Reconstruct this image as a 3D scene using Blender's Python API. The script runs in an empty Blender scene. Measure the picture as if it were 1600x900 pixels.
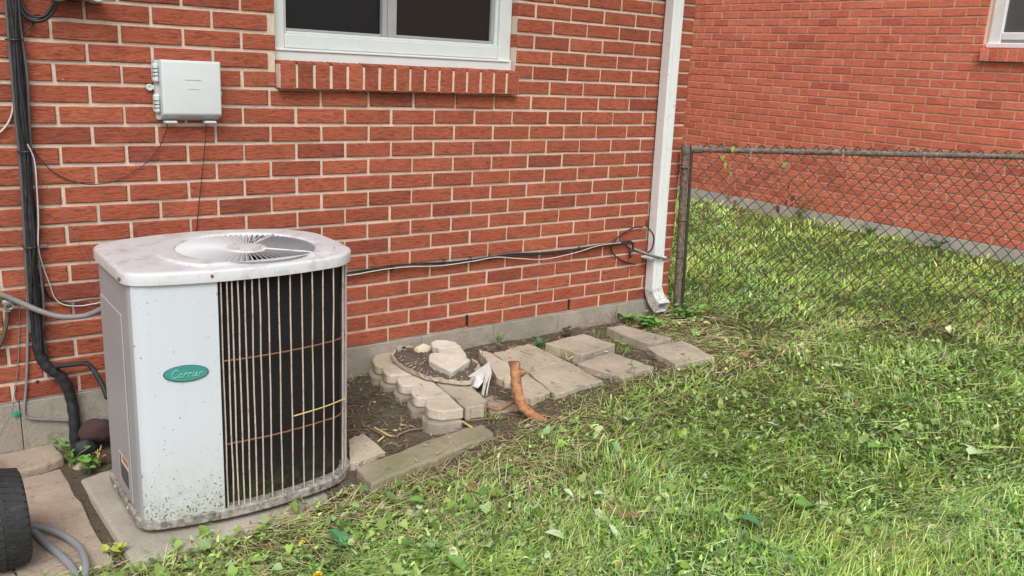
import bpy, bmesh, math, random
import numpy as np
from mathutils import Vector, Matrix
random.seed(7)
rng = np.random.default_rng(11)
S = bpy.context.scene
COL = S.collection
# ------------------------------------------------------------------ camera
CAM = np.array([-0.51668, -3.16051, 0.33504])
YAW, PITCH, ROLL, FPX = 0.64739, -0.25372, 0.05199, 1356.28658
cy_, sy_, cp_, sp_ = math.cos(YAW), math.sin(YAW), math.cos(PITCH), math.sin(PITCH)
FW = np.array([sy_*cp_, cy_*cp_, sp_]); RT = np.array([cy_, -sy_, 0.0]); UP = np.cross(RT, FW)
cr_, sr_ = math.cos(ROLL), math.sin(ROLL)
RT, UP = RT*cr_ + UP*sr_, -RT*sr_ + UP*cr_
cd = bpy.data.cameras.new('camera'); cam = bpy.data.objects.new('camera', cd); COL.objects.link(cam)
cd.sensor_width = 36.0; cd.lens = FPX/1600*36.0; cd.clip_start = 0.02; cd.clip_end = 500
cam.matrix_world = Matrix([[RT[0], UP[0], -FW[0], CAM[0]], [RT[1], UP[1], -FW[1], CAM[1]], [RT[2], UP[2], -FW[2], CAM[2]], [0, 0, 0, 1]])
S.camera = cam
# ------------------------------------------------------------------ world, sun, exposure
SUN_EL, SUN_AZ = math.radians(50), math.radians(212)      # azimuth clockwise from +y
w = bpy.data.worlds.new("World"); S.world = w; w.use_nodes = True
nt = w.node_tree; bg = nt.nodes['Background']
sk = nt.nodes.new('ShaderNodeTexSky'); sk.sky_type = 'NISHITA'; sk.sun_disc = False
sk.sun_elevation = SUN_EL; sk.sun_rotation = SUN_AZ; sk.dust_density = 3.0; sk.air_density = 1.0
hs = nt.nodes.new('ShaderNodeHueSaturation'); hs.inputs['Saturation'].default_value = 0.22
nt.links.new(sk.outputs[0], hs.inputs['Color']); nt.links.new(hs.outputs[0], bg.inputs[0])
bg.inputs[1].default_value = 0.15
sd = bpy.data.lights.new('sun', 'SUN'); so = bpy.data.objects.new('sun', sd); COL.objects.link(so)
sd.energy = 1.5; sd.angle = math.radians(28); sd.color = (1.0, 0.96, 0.9)
dirv = Vector((math.sin(SUN_AZ)*math.cos(SUN_EL), math.cos(SUN_AZ)*math.cos(SUN_EL), math.sin(SUN_EL)))
so.rotation_euler = dirv.to_track_quat('Z', 'Y').to_euler()
S.view_settings.view_transform = 'Standard'; S.view_settings.look = 'None'
S.view_settings.gamma = 1.0; S.view_settings.exposure = 0.4
S.render.engine = 'CYCLES'
S.cycles.max_bounces = 6; S.cycles.transparent_max_bounces = 8

# ------------------------------------------------------------------ survey helpers (photo measurements -> points on real surfaces)
def ray(px, py): return FW + RT*(px-800)/FPX - UP*(py-450)/FPX
def onplane(px, py, ax, v):
    d = ray(px, py); return CAM + d*((v-CAM[ax])/d[ax])
def W(px, py, off=0.0): return onplane(px, py, 1, -off)         # house wall plane, off = distance out of it
def Z(px, py, z): return onplane(px, py, 2, z)
def smooth(t): t = np.clip(t, 0, 1); return t*t*(3-2*t)
def vnoise(x, y, seed=0):                                       # smooth value noise, 0..1
    x = np.asarray(x, float); y = np.asarray(y, float)
    xi = np.floor(x).astype(np.int64); yi = np.floor(y).astype(np.int64); xf = x-xi; yf = y-yi
    def h(a, b):
        n = (a*374761393 + b*668265263 + seed*974634777) & 0xffffffff
        n = ((n ^ (n >> 13))*1274126177) & 0xffffffff
        return ((n ^ (n >> 16)) & 0xffff)/65535.0
    u = xf*xf*(3-2*xf); v = yf*yf*(3-2*yf)
    return (h(xi, yi)*(1-u)+h(xi+1, yi)*u)*(1-v) + (h(xi, yi+1)*(1-u)+h(xi+1, yi+1)*u)*v
def gz(x, y):                                                   # ground height
    b = -1.06 + 0.11*smooth((np.asarray(x, float)-0.2)/1.5)
    b = b + .028*np.exp(-((np.asarray(x, float)-1.07)**2/.05+(np.asarray(y, float)+.40)**2/.06))
    return b + 0.018*(vnoise(np.asarray(x)*4, np.asarray(y)*4, 3)-.5) + 0.012*(vnoise(np.asarray(x)*11, np.asarray(y)*11, 4)-.5)
def G(px, py, up=0.0):
    z = -1.0
    for _ in range(12):
        p = Z(px, py, z); z = float(gz(p[0], p[1]))+up
    return Z(px, py, z)
def project(P):
    d = np.asarray(P)-CAM; z = d @ FW
    return 800+FPX*(d @ RT)/z, 450-FPX*(d @ UP)/z, z

# ------------------------------------------------------------------ mesh builder
def spline(pts, n=8):
    P = [np.array(p, float) for p in pts]
    if len(P) < 3: return P
    P = [2*P[0]-P[1]] + P + [2*P[-1]-P[-2]]
    out = []
    for i in range(1, len(P)-2):
        for k in range(n):
            t = k/n; a, b, c, d = P[i-1], P[i], P[i+1], P[i+2]
            out.append(0.5*((2*b)+(-a+c)*t+(2*a-5*b+4*c-d)*t*t+(-a+3*b-3*c+d)*t**3))
    out.append(P[-2]); return out
class MB:
    def __init__(self): self.v = []; self.f = []
    def add(self, vs, fs):
        o = len(self.v); self.v += [tuple(map(float, q)) for q in vs]; self.f += [tuple(i+o for i in f) for f in fs]; return self
    def box(self, a, b):
        (x0, y0, z0), (x1, y1, z1) = a, b
        return self.add([(x0,y0,z0),(x1,y0,z0),(x1,y1,z0),(x0,y1,z0),(x0,y0,z1),(x1,y0,z1),(x1,y1,z1),(x0,y1,z1)],
                        [(0,3,2,1),(4,5,6,7),(0,1,5,4),(1,2,6,5),(2,3,7,6),(3,0,4,7)])
    def bar(self, p, q, wd, hg, up=(0,0,1)):
        p = Vector(p); q = Vector(q); d = (q-p).normalized(); s = d.cross(Vector(up)).normalized()*wd/2; u = s.cross(d).normalized()*hg/2
        vs = [p-s-u, p+s-u, p+s+u, p-s+u, q-s-u, q+s-u, q+s+u, q-s+u]
        return self.add(vs, [(3,2,1,0),(4,5,6,7),(0,1,5,4),(1,2,6,5),(2,3,7,6),(3,0,4,7)])
    def tube(self, pts, r, n=8, caps=True, closed=False):
        P = [Vector(p) for p in pts]; m = len(P)
        R = r if hasattr(r, '__len__') else [r]*m
        T = []
        for i in range(m):
            a = P[(i-1) % m] if closed or i > 0 else P[0]; b = P[(i+1) % m] if closed or i < m-1 else P[-1]
            T.append((b-a).normalized())
        u = T[0].orthogonal().normalized(); vs = []
        for i in range(m):
            u = (u - T[i]*u.dot(T[i])); u = u.normalized() if u.length > 1e-6 else T[i].orthogonal().normalized()
            v = T[i].cross(u)
            for k in range(n):
                a = 2*math.pi*k/n; vs.append(P[i]+(u*math.cos(a)+v*math.sin(a))*R[i])
        fs = []
        for i in range(m if closed else m-1):
            j = (i+1) % m
            for k in range(n):
                l = (k+1) % n; fs.append((i*n+k, i*n+l, j*n+l, j*n+k))
        if caps and not closed: fs += [tuple(range(n-1, -1, -1)), tuple((m-1)*n+k for k in range(n))]
        return self.add(vs, fs)
    def loft(self, rings, close=True, cap0=False, cap1=False):
        n = len(rings[0]); vs = [p for r in rings for p in r]; fs = []
        for i in range(len(rings)-1):
            for k in range(n if close else n-1):
                l = (k+1) % n; fs.append((i*n+k, i*n+l, (i+1)*n+l, (i+1)*n+k))
        if cap0: fs.append(tuple(range(n-1, -1, -1)))
        if cap1: fs.append(tuple((len(rings)-1)*n+k for k in range(n)))
        return self.add(vs, fs)
    def prism(self, poly, z0, z1):
        return self.loft([[(p[0], p[1], z0) for p in poly], [(p[0], p[1], z1) for p in poly]], True, True, True)
    def lathe(self, prof, c, n=24, axis='z'):
        rings = []
        for r, h in prof:
            ring = []
            for k in range(n):
                a = 2*math.pi*k/n; x, y = r*math.cos(a), r*math.sin(a)
                q = (x, y, h) if axis == 'z' else ((x, h, y) if axis == 'y' else (h, x, y))
                ring.append((c[0]+q[0], c[1]+q[1], c[2]+q[2]))
            rings.append(ring)
        return self.loft(rings, True, True, True)
def wloc(o):
    v = Vector((0, 0, 0))
    while o is not None: v = v + o.location; o = o.parent
    return v
def mesh_of(name, mb, m, off=(0, 0, 0), bevel=0.0, smooth_=False, seg=1, angle=0.6):
    me = bpy.data.meshes.new(name)
    me.from_pydata([(a[0]-off[0], a[1]-off[1], a[2]-off[2]) for a in mb.v], [], mb.f)
    bm = bmesh.new(); bm.from_mesh(me)
    bmesh.ops.recalc_face_normals(bm, faces=bm.faces)
    if bevel > 0:
        ed = [e for e in bm.edges if len(e.link_faces) == 2 and e.calc_face_angle(0) > 0.5]
        bmesh.ops.bevel(bm, geom=ed, offset=bevel, segments=seg, affect='EDGES', profile=0.5, clamp_overlap=True)
    if smooth_:
        for f in bm.faces: f.smooth = True
        for e in bm.edges:
            if len(e.link_faces) == 2 and e.calc_face_angle(0) > angle: e.smooth = False
    bm.to_mesh(me); bm.free(); me.materials.append(m); return me
def link(name, me, parent=None, kind=None):
    o = bpy.data.objects.new(name, me); COL.objects.link(o)
    if parent is not None: o.parent = parent
    if kind: o['kind'] = kind
    return o
def part(name, mb, m, parent=None, kind=None, **k):
    off = wloc(parent) if parent is not None else Vector((0, 0, 0))
    return link(name, mesh_of(name, mb, m, off, **k), parent, kind)
def tag(o, label, cat, group=None):
    o['label'] = label; o['category'] = cat
    if group: o['group'] = group
    return o
def thing(name, label, cat, loc=(0, 0, 0), group=None):
    o = bpy.data.objects.new(name, None); o.location = Vector(loc); o.empty_display_size = .05; COL.objects.link(o); return tag(o, label, cat, group)
def solo(name, mb, m, label, cat, group=None, **k):             # a thing that is one mesh; origin at its base centre
    a = np.array(mb.v); c = (float(a[:, 0].mean()), float(a[:, 1].mean()), float(a[:, 2].min()))
    o = link(name, mesh_of(name, mb, m, c, **k)); o.location = c; return tag(o, label, cat, group)

# ------------------------------------------------------------------ materials
def newmat(name):
    m = bpy.data.materials.new(name); m.use_nodes = True; return m, m.node_tree, m.node_tree.nodes['Principled BSDF']
class N:
    def __init__(s, nt): s.nt = nt; s.pos = None
    def n(s, t, **k):
        x = s.nt.nodes.new(t)
        for a, b in k.items(): setattr(x, a, b)
        return x
    def put(s, v, sock):
        if hasattr(v, 'links') or isinstance(v, bpy.types.NodeSocket): s.nt.links.new(v, sock)
        else: sock.default_value = v
    def P(s):
        if s.pos is None: s.pos = s.n('ShaderNodeNewGeometry').outputs['Position']
        return s.pos
    def scaled(s, sc, src=None):
        x = s.n('ShaderNodeMapping'); s.put(src if src is not None else s.P(), x.inputs['Vector']); x.inputs['Scale'].default_value = sc; return x.outputs[0]
    def noise(s, scale, detail=4, rough=.55, vec=None, dist=0.0):
        x = s.n('ShaderNodeTexNoise'); x.inputs['Scale'].default_value = scale; x.inputs['Detail'].default_value = detail
        x.inputs['Roughness'].default_value = rough; x.inputs['Distortion'].default_value = dist
        s.put(vec if vec is not None else s.P(), x.inputs['Vector']); return x.outputs[0]
    def ramp(s, fac, stops):
        x = s.n('ShaderNodeValToRGB'); s.put(fac, x.inputs[0]); e = x.color_ramp.elements
        while len(e) < len(stops): e.new(.5)
        for q, (p, c) in zip(e, stops): q.position = p; q.color = (*c, 1) if hasattr(c, '__len__') else (c, c, c, 1)
        return x.outputs[0]
    def mix(s, fac, a, b, mode='MIX'):
        x = s.n('ShaderNodeMixRGB', blend_type=mode)
        for v, k in ((fac, 0), (a, 1), (b, 2)):
            if isinstance(v, tuple) and len(v) == 3: v = (*v, 1)
            s.put(v, x.inputs[k])
        return x.outputs[0]
    def math(s, op, a, b=0.0):
        x = s.n('ShaderNodeMath', operation=op); s.put(a, x.inputs[0]); s.put(b, x.inputs[1]); return x.outputs[0]
    def bump(s, h, strength=.3, dist=.01):
        x = s.n('ShaderNodeBump'); x.inputs['Strength'].default_value = strength; x.inputs['Distance'].default_value = dist
        s.put(h, x.inputs['Height']); return x.outputs[0]
def paint(name, c, rough=.45, var=.06, dirt=None, dirt_amt=0.0, metal=0.0, bump=0.0, bscale=200, nscale=14):
    m, nt, b = newmat(name); g = N(nt)
    f = g.noise(nscale, 5)
    col = g.ramp(f, [(.3, tuple(x*(1-var) for x in c)), (.7, tuple(min(1, x*(1+var)) for x in c))])
    if dirt is not None:
        k = g.ramp(g.noise(nscale*2.3, 7, .7), [(.62-dirt_amt*.35, 0.0), (.80-dirt_amt*.25, 1.0)])
        col = g.mix(k, col, dirt)
    g.put(col, b.inputs['Base Color']); b.inputs['Roughness'].default_value = rough; b.inputs['Metallic'].default_value = metal
    if bump: g.put(g.bump(g.noise(bscale, 4), bump, .004), b.inputs['Normal'])
    return m
def brickmat(name, dark, mid, light, island, streak, scale=(26, 26, 150)):
    m, nt, b = newmat(name); g = N(nt)
    rnd = g.n('ShaderNodeNewGeometry').outputs['Random Per Island'] if island else g.n('ShaderNodeObjectInfo').outputs['Random']
    base = g.ramp(rnd, [(0.0, dark), (.22, mid), (.72, mid), (1.0, light)])
    s1 = g.noise(1.0, 5, .62, g.scaled(scale), 1.3)
    s2 = g.noise(9.0, 3)
    col = g.mix(streak, base, g.ramp(s1, [(.36, .42), (.49, .95), (.66, 1.25)]), 'MULTIPLY')
    col = g.mix(.35, col, g.ramp(s2, [(.3, .78), (.7, 1.18)]), 'MULTIPLY')
    col = g.mix(g.ramp(g.noise(2.6, 6, .65), [(.52, 0.0), (.74, .26)]), col, (.14, .06, .04))
    col = g.mix(g.ramp(g.noise(30, 7, .75), [(.60, 0.0), (.72, .32)]), col, tuple(x*.45 for x in mid))
    white = g.ramp(g.noise(60, 2), [(.72, 0.0), (.77, .5)])
    col = g.mix(white, col, (.5, .4, .33))
    g.put(col, b.inputs['Base Color']); b.inputs['Roughness'].default_value = .85; b.inputs['Specular IOR Level'].default_value = .25
    g.put(g.bump(s1, .75, .005), b.inputs['Normal']); return m
M = {}
BD, BM_, BL = (.255, .068, .042), (.355, .096, .053), (.405, .116, .062)
M['brick'] = brickmat('red_rug_brick', BD, BM_, BL, False, .8)
M['brick_i'] = brickmat('red_rug_brick_run', BD, BM_, BL, True, .8)
ND, NM, NL = (.54, .135, .090), (.68, .185, .115), (.74, .22, .135)
M['nbrick'] = brickmat('orange_red_brick', ND, NM, NL, False, .55, (60, 16, 110))
M['nbrick_i'] = brickmat('orange_red_brick_run', ND, NM, NL, True, .55, (60, 16, 110))
def mortar(name, c):
    m, nt, b = newmat(name); g = N(nt)
    col = g.mix(g.noise(7, 5), tuple(x*.80 for x in c), tuple(min(1, x*1.12) for x in c))
    col = g.mix(g.ramp(g.noise(90, 4), [(.35, .5), (.6, 0.0)]), col, tuple(x*.7 for x in c))
    g.put(col, b.inputs['Base Color']); b.inputs['Roughness'].default_value = .95
    g.put(g.bump(g.noise(160, 5), .6, .004), b.inputs['Normal']); return m
M['mortar'] = mortar('cream_mortar', (.68, .555, .45))
M['nmortar'] = mortar('tan_mortar', (.66, .44, .34))
def concrete(name, c, warm=None, scale=18, b1=.5, speck=.4):
    m, nt, b = newmat(name); g = N(nt)
    col = g.mix(g.ramp(g.noise(scale*.35, 6, .65), [(.3, 0.0), (.7, 1.0)]), tuple(x*.74 for x in c), tuple(x*1.14 for x in c))
    if warm: col = g.mix(g.ramp(g.noise(scale*.22, 5, .6), [(.45, 0.0), (.62, .8)]), col, warm)
    col = g.mix(.5, col, g.ramp(g.noise(scale*14, 4, .7), [(.3, .62), (.7, 1.25)]), 'MULTIPLY')
    col = g.mix(g.ramp(g.noise(scale*1.1, 8, .75), [(.56, 0.0), (.72, speck)]), col, (.085, .07, .045))
    col = g.mix(g.ramp(g.noise(scale*3.1, 5, .6), [(.66, 0.0), (.71, speck)]), col, (.05, .045, .03))
    g.put(col, b.inputs['Base Color']); b.inputs['Roughness'].default_value = .92
    g.put(g.bump(g.noise(scale*6, 6, .65), b1, .006), b.inputs['Normal']); return m
M['found'] = concrete('foundation_concrete', (.365, .325, .275), (.27, .245, .195), 15, .8, .6)
M['nfound'] = concrete('neighbour_foundation', (.50, .46, .42), None, 10, .3)
M['paver'] = concrete('tan_paver_concrete', (.50, .44, .335), (.315, .28, .22), 13, .9, .7)
M['paver_brown'] = concrete('brown_paver_concrete', (.40, .325, .255), (.29, .23, .165), 9, .8, .6)
M['pad'] = concrete('grey_pad_concrete', (.40, .36, .31), (.30, .30, .24), 12, .5, .3)
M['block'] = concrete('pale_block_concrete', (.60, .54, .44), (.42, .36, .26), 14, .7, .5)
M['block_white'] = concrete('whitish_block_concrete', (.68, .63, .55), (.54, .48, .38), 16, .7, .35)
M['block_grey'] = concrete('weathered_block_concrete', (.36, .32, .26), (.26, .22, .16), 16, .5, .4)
M['timber'] = concrete('mossy_border_stone', (.35, .30, .22), (.19, .185, .10), 9, .8, .6)
M['rock'] = concrete('cream_rock', (.62, .54, .38), None, 30, .6, .2)
M['dark_stone'] = concrete('maroon_stone', (.075, .036, .034), None, 14, .3, .2)
M['white_metal'] = paint('white_enamel', (.55, .585, .64), .32, .02, (.40, .37, .33), .05)
M['cap_metal'] = paint('white_cap_enamel', (.585, .59, .615), .36, .03, (.40, .35, .33), .34, nscale=9)
M['slat'] = paint('sun_dimmed_slat_enamel', (.52, .52, .535), .5, .04)  # greyed in colour to hold down the sun's brightness on the left slats
M['side_metal'] = paint('shaded_side_enamel', (.345, .348, .362), .5, .05, (.36, .335, .33), .25, nscale=5)  # shade of the left side put into the white enamel, with some grime
M['pan'] = paint('dirty_pan_metal', (.35, .335, .30), .65, .12, (.08, .075, .05), .6, nscale=22)
M['wire'] = paint('rust_stained_guard_wire', (.52, .44, .385), .6, .12, (.32, .16, .09), .3, nscale=12)
M['rust'] = paint('rusty_wire', (.20, .085, .05), .8, .25)
M['dark'] = paint('black_cavity', (.012, .012, .013), .8, .1)
M['teal'] = paint('teal_badge', (.055, .265, .235), .4, .06)
M['teal_light'] = paint('teal_lettering', (.16, .43, .39), .35, .04)
M['teal_dark'] = paint('teal_rim', (.022, .12, .11), .5, .05)
M['plastic'] = paint('pale_box_plastic', (.58, .63, .635), .5, .02, (.5, .5, .48), .03)
M['plastic_sh'] = paint('grey_box_plastic', (.43, .46, .465), .5, .04)
M['vinyl'] = paint('white_vinyl', (.62, .66, .645), .42, .02, (.5, .5, .45), .06)
M['nvinyl'] = paint('weathered_white_vinyl', (.72, .72, .73), .5, .04, (.5, .45, .45), .1)
M['sash'] = paint('grey_sash', (.34, .345, .345), .5, .05)
M['spout'] = paint('white_downspout_paint', (.70, .725, .72), .38, .03, (.34, .33, .29), .10, nscale=10)
M['spout_low'] = paint('chipped_downspout_paint', (.60, .605, .585), .5, .05, (.10, .09, .06), .38, nscale=24)
M['black_foam'] = paint('black_pipe_insulation', (.017, .019, .024), .65, .25, (.06, .065, .07), .2, bump=.4, bscale=120)
M['black_cable'] = paint('black_cable_sheath', (.016, .016, .017), .5, .2, (.07, .065, .06), .25)
M['grey_cable'] = paint('grey_conduit', (.215, .205, .20), .55, .08, (.16, .14, .12), .2)
M['grey_dark'] = paint('dark_grey_sheath', (.10, .10, .105), .5, .15)
M['white_cable'] = paint('dingy_white_wire', (.55, .51, .47), .5, .08)
M['brown_cord'] = paint('brown_cord', (.085, .065, .045), .7, .2)
M['hose'] = paint('grey_hose_rubber', (.24, .25, .265), .5, .08, (.16, .15, .13), .15)
M['rubber'] = paint('black_tyre_rubber', (.022, .022, .024), .7, .2, (.055, .052, .05), .25, bump=.5, bscale=90)
M['galv'] = paint('rusty_galvanised_pipe', (.21, .165, .135), .7, .2, (.05, .036, .024), .65, nscale=26)
M['fence_wire'] = paint('dark_fence_wire', (.046, .040, .035), .7, .3, (.07, .04, .025), .4, nscale=30)
M['bark'] = paint('orange_stripped_wood', (.42, .195, .09), .8, .35, (.17, .085, .045), .42, bump=.9, bscale=70, nscale=26)
M['twig'] = paint('dry_twig', (.26, .17, .095), .8, .25)
M['straw_stick'] = paint('yellow_straw', (.58, .46, .20), .7, .15)
M['rag'] = paint('white_torn_plastic', (.56, .545, .52), .55, .08, (.42, .37, .30), .2, nscale=30)
M['bag'] = paint('tan_bag_film', (.42, .35, .27), .6, .12, (.22, .18, .13), .3, nscale=30)
M['roof'] = paint('dark_roof', (.08, .075, .07), .9, .2)
M['soffit'] = paint('white_soffit', (.62, .62, .60), .6, .03)
M['green_tag'] = paint('green_plastic', (.02, .22, .12), .4, .1)
M['orange_print'] = paint('orange_label_print', (.55, .13, .06), .5, .05)
M['white_print'] = paint('white_label_print', (.62, .60, .58), .5, .05)
M['black_print'] = paint('grey_label_print', (.07, .075, .08), .5, .1)
M['yellow'] = paint('yellow_petal', (.72, .52, .02), .6, .1)
M['metal_clamp'] = paint('zinc_fitting', (.33, .32, .29), .4, .15, (.12, .10, .08), .3, metal=.6, nscale=50)
def speckled():                                                  # front panel: soil splashed up from the ground, thicker low down
    m, nt, b = newmat('soil_splashed_enamel'); g = N(nt)
    z = g.n('ShaderNodeSeparateXYZ'); g.put(g.P(), z.inputs[0])
    h = g.n('ShaderNodeMapRange'); g.put(z.outputs[2], h.inputs[0]); h.inputs[1].default_value = -.70; h.inputs[2].default_value = -1.02
    h.inputs[3].default_value = 0.0; h.inputs[4].default_value = 1.0
    hh = g.math('POWER', h.outputs[0], 2.0)
    v = g.noise(150, 2, .5, g.scaled((1, 1, .75))); v2 = g.noise(70, 3, .6)
    thr = g.math('ADD', v, g.math('MULTIPLY', hh, .17)); thr2 = g.math('ADD', v2, g.math('MULTIPLY', hh, .10))
    spot = g.math('MAXIMUM', g.ramp(thr, [(.715, 0.0), (.76, .85)]), g.ramp(thr2, [(.715, 0.0), (.74, .9)]))
    film = g.math('MULTIPLY', hh, g.ramp(g.noise(24, 7, .7), [(.3, 0.2), (.65, .95)]))
    col = g.mix(g.noise(5, 3), (.56, .595, .645), (.60, .635, .68))
    streak = g.ramp(g.noise(1.0, 4, .6, g.scaled((40, 40, 1.2))), [(.5, 0.0), (.85, .05)])
    col = g.mix(streak, col, (.33, .33, .30)); col = g.mix(film, col, (.33, .335, .22)); col = g.mix(spot, col, (.045, .045, .035))
    g.put(col, b.inputs['Base Color']); b.inputs['Roughness'].default_value = .34; return m
M['front'] = speckled()
def coilmat():
    m, nt, b = newmat('black_coil_fins'); g = N(nt)
    wv = g.n('ShaderNodeTexWave', wave_type='BANDS', bands_direction='Z'); wv.inputs['Scale'].default_value = 62; wv.inputs['Distortion'].default_value = 1.2
    wv.inputs['Detail'].default_value = 2; g.put(g.P(), wv.inputs['Vector'])
    col = g.mix(g.noise(6, 5, .6, g.scaled((9, 9, .6))), (.006, .0065, .008), (.024, .019, .014))
    col = g.mix(g.math('MULTIPLY', wv.outputs[1], .5), col, (.024, .027, .030))
    z = g.n('ShaderNodeSeparateXYZ'); g.put(g.P(), z.inputs[0])
    h = g.n('ShaderNodeMapRange'); g.put(z.outputs[2], h.inputs[0]); h.inputs[1].default_value = -.88; h.inputs[2].default_value = -1.0
    k = g.math('MULTIPLY', h.outputs[0], g.ramp(g.noise(40, 5, .7), [(.42, 0.0), (.6, .9)]))
    col = g.mix(k, col, (.055, .07, .022))
    g.put(col, b.inputs['Base Color']); b.inputs['Roughness'].default_value = .7; b.inputs['Specular IOR Level'].default_value = .2
    g.put(g.bump(wv.outputs[1], .5, .003), b.inputs['Normal']); return m
M['coil'] = coilmat()
def glassmat(name, c, rough=.06):
    m, nt, b = newmat(name); g = N(nt)
    g.put(g.mix(g.noise(2.2, 3), tuple(x*.8 for x in c), tuple(x*1.2 for x in c)), b.inputs['Base Color'])
    b.inputs['Roughness'].default_value = rough; b.inputs['Specular IOR Level'].default_value = .32; return m
M['glass'] = glassmat('dark_screened_glass', (.010, .009, .010), .3)
M['glass2'] = glassmat('dark_brown_screened_glass', (.016, .011, .009), .3)
M['nglass'] = glassmat('grey_screened_glass', (.09, .092, .095), .3)
def soilmat(name, a, c, scale=20):
    m, nt, b = newmat(name); g = N(nt)
    col = g.mix(g.noise(scale*.25, 6, .6), a, c)
    col = g.mix(g.ramp(g.noise(scale*7, 3), [(.62, 0.0), (.72, .6)]), col, (.20, .16, .11))
    col = g.mix(g.ramp(g.noise(scale*4, 4), [(.3, .8), (.45, 0.0)]), col, tuple(x*.4 for x in a))
    if name == 'brown_soil':                                     # thatch under the turf, its colour darkened for shadow gaps between blades
        at = g.n('ShaderNodeAttribute', attribute_name='turf')
        col = g.mix(g.math('MULTIPLY', at.outputs['Fac'], g.ramp(g.noise(30, 5, .7), [(.3, .45), (.6, 1.0)])), col, g.mix(g.noise(14, 4), (.055, .07, .018), (.16, .16, .06)))
    g.put(col, b.inputs['Base Color']); b.inputs['Roughness'].default_value = 1.0; b.inputs['Specular IOR Level'].default_value = .1
    g.put(g.bump(g.noise(scale*3, 8, .7), .9, .02), b.inputs['Normal']); return m
M['soil'] = soilmat('brown_soil', (.095, .077, .06), (.19, .155, .118))
M['gravel'] = soilmat('speckled_mulch', (.13, .105, .09), (.25, .20, .165), 60)
def colattr(name, trans=.38, rough=.55):                          # plant matter: colour of its own per blade or leaf
    m, nt, b = newmat(name); g = N(nt)
    a = g.n('ShaderNodeAttribute', attribute_name='tint'); c = a.outputs['Color']
    g.put(c, b.inputs['Base Color']); b.inputs['Roughness'].default_value = rough; b.inputs['Specular IOR Level'].default_value = .3
    t = g.n('ShaderNodeBsdfTranslucent'); g.put(c, t.inputs['Color'])
    mx = g.n('ShaderNodeMixShader'); mx.inputs[0].default_value = trans
    nt.links.new(b.outputs[0], mx.inputs[1]); nt.links.new(t.outputs[0], mx.inputs[2])
    nt.links.new(mx.outputs[0], nt.nodes['Material Output'].inputs[0]); return m
M['plant'] = colattr('leafy_green'); M['dry'] = colattr('dry_clippings', .15, .8)
def leafmat(name, c):
    m, nt, b = newmat(name); g = N(nt)
    g.put(g.mix(g.noise(40, 4), tuple(x*.75 for x in c), tuple(x*1.2 for x in c)), b.inputs['Base Color']); b.inputs['Roughness'].default_value = .5
    return m
M['leaf_green'] = leafmat('green_leaf', (.15, .32, .06)); M['leaf_pale'] = leafmat('pale_leaf_underside', (.46, .58, .34))
M['leaf_dark'] = leafmat('dark_green_leaf', (.07, .20, .08)); M['leaf_yellow'] = leafmat('yellow_leaf', (.36, .39, .08)); M['leaf_brown'] = leafmat('brown_leaf', (.17, .09, .055))
M['stem'] = leafmat('green_stem', (.17, .24, .06))

# ================================================================== THE SETTING: ground
LAWN_EDGE = [G(x, y) for x, y in ((90, 905), (205, 886), (300, 846), (420, 806), (545, 766), (640, 756), (700, 745), (760, 712), (800, 690), (850, 664), (905, 646), (960, 612), (1030, 586), (1078, 573), (1124, 560), (1088, 541), (1062, 527), (1022, 513), (992, 508), (985, 503))]
bare = np.array([(p[0], p[1]) for p in LAWN_EDGE] + [(2.95, .02), (2.95, 7.0), (-3.0, 7.0), (-3.0, -1.1)])
def inside(x, y, poly):
    x = np.asarray(x); y = np.asarray(y); c = np.zeros(x.shape, bool); n = len(poly); j = n-1
    for i in range(n):
        xi, yi = poly[i]; xj, yj = poly[j]
        c ^= ((yi > y) != (yj > y)) & (x < (xj-xi)*(y-yi)/(yj-yi+1e-12)+xi); j = i
    return c
def ground():
    xs = np.concatenate([[-60, -20, -6, -3], np.arange(-1.5, 7.0, .06), [8, 12, 25, 60]])
    ys = np.concatenate([[-60, -20, -8, -4.5], np.arange(-3.2, 4.4, .06), [6, 10, 25, 60]])
    X, Y = np.meshgrid(xs, ys); Zg = gz(X, Y)
    V = np.stack([X, Y, Zg], -1).reshape(-1, 3); nx = len(xs); F = []
    for j in range(len(ys)-1):
        for i in range(nx-1): F.append((j*nx+i, j*nx+i+1, (j+1)*nx+i+1, (j+1)*nx+i))
    me = bpy.data.meshes.new('ground'); me.from_pydata(V.tolist(), [], F); me.materials.append(M['soil'])
    at = me.attributes.new('turf', 'FLOAT', 'POINT'); at.data.foreach_set('value', np.where(inside(X.reshape(-1), Y.reshape(-1), bare), 0.0, 1.0).astype(np.float32)); me.polygons.foreach_set('use_smooth', [True]*len(F)); o = link('ground', me, None, 'structure'); return o
ground()

# ================================================================== BRICKWORK
H, L = 0.0659, 0.2032
def brick_mesh(name, ln, ht, dp, m, jit=.0013, bev=.0028, axis='x', inset=.004):
    n = 4 if ln > .1 else 2
    xs = np.linspace(-ln/2, ln/2, n+1)
    def ringpts(ins, y, j):
        top = [(x*(1-2*ins/ln), y, ht/2-ins+random.uniform(-j, j)) for x in xs]
        bot = [(x*(1-2*ins/ln), y, -ht/2+ins+random.uniform(-j, j)) for x in xs[::-1]]
        e = random.uniform(-j, j); f = random.uniform(-j, j)
        r = top+bot
        r[0] = (r[0][0]+e, y, r[0][2]); r[-1] = (r[-1][0]+e*.4, y, r[-1][2]); r[n] = (r[n][0]+f, y, r[n][2]); return r
    mb = MB().loft([ringpts(bev, 0.0, jit), ringpts(0, inset, jit*.6), ringpts(0, dp, 0)], True, True, False)
    if axis == 'y': mb.v = [(y, -x, z) for x, y, z in mb.v]       # a wall facing -x
    if axis == 'z': mb.v = [(-z, y, x) for x, y, z in mb.v]       # brick standing on end, facing -y
    return mesh_of(name, mb, m)
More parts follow.
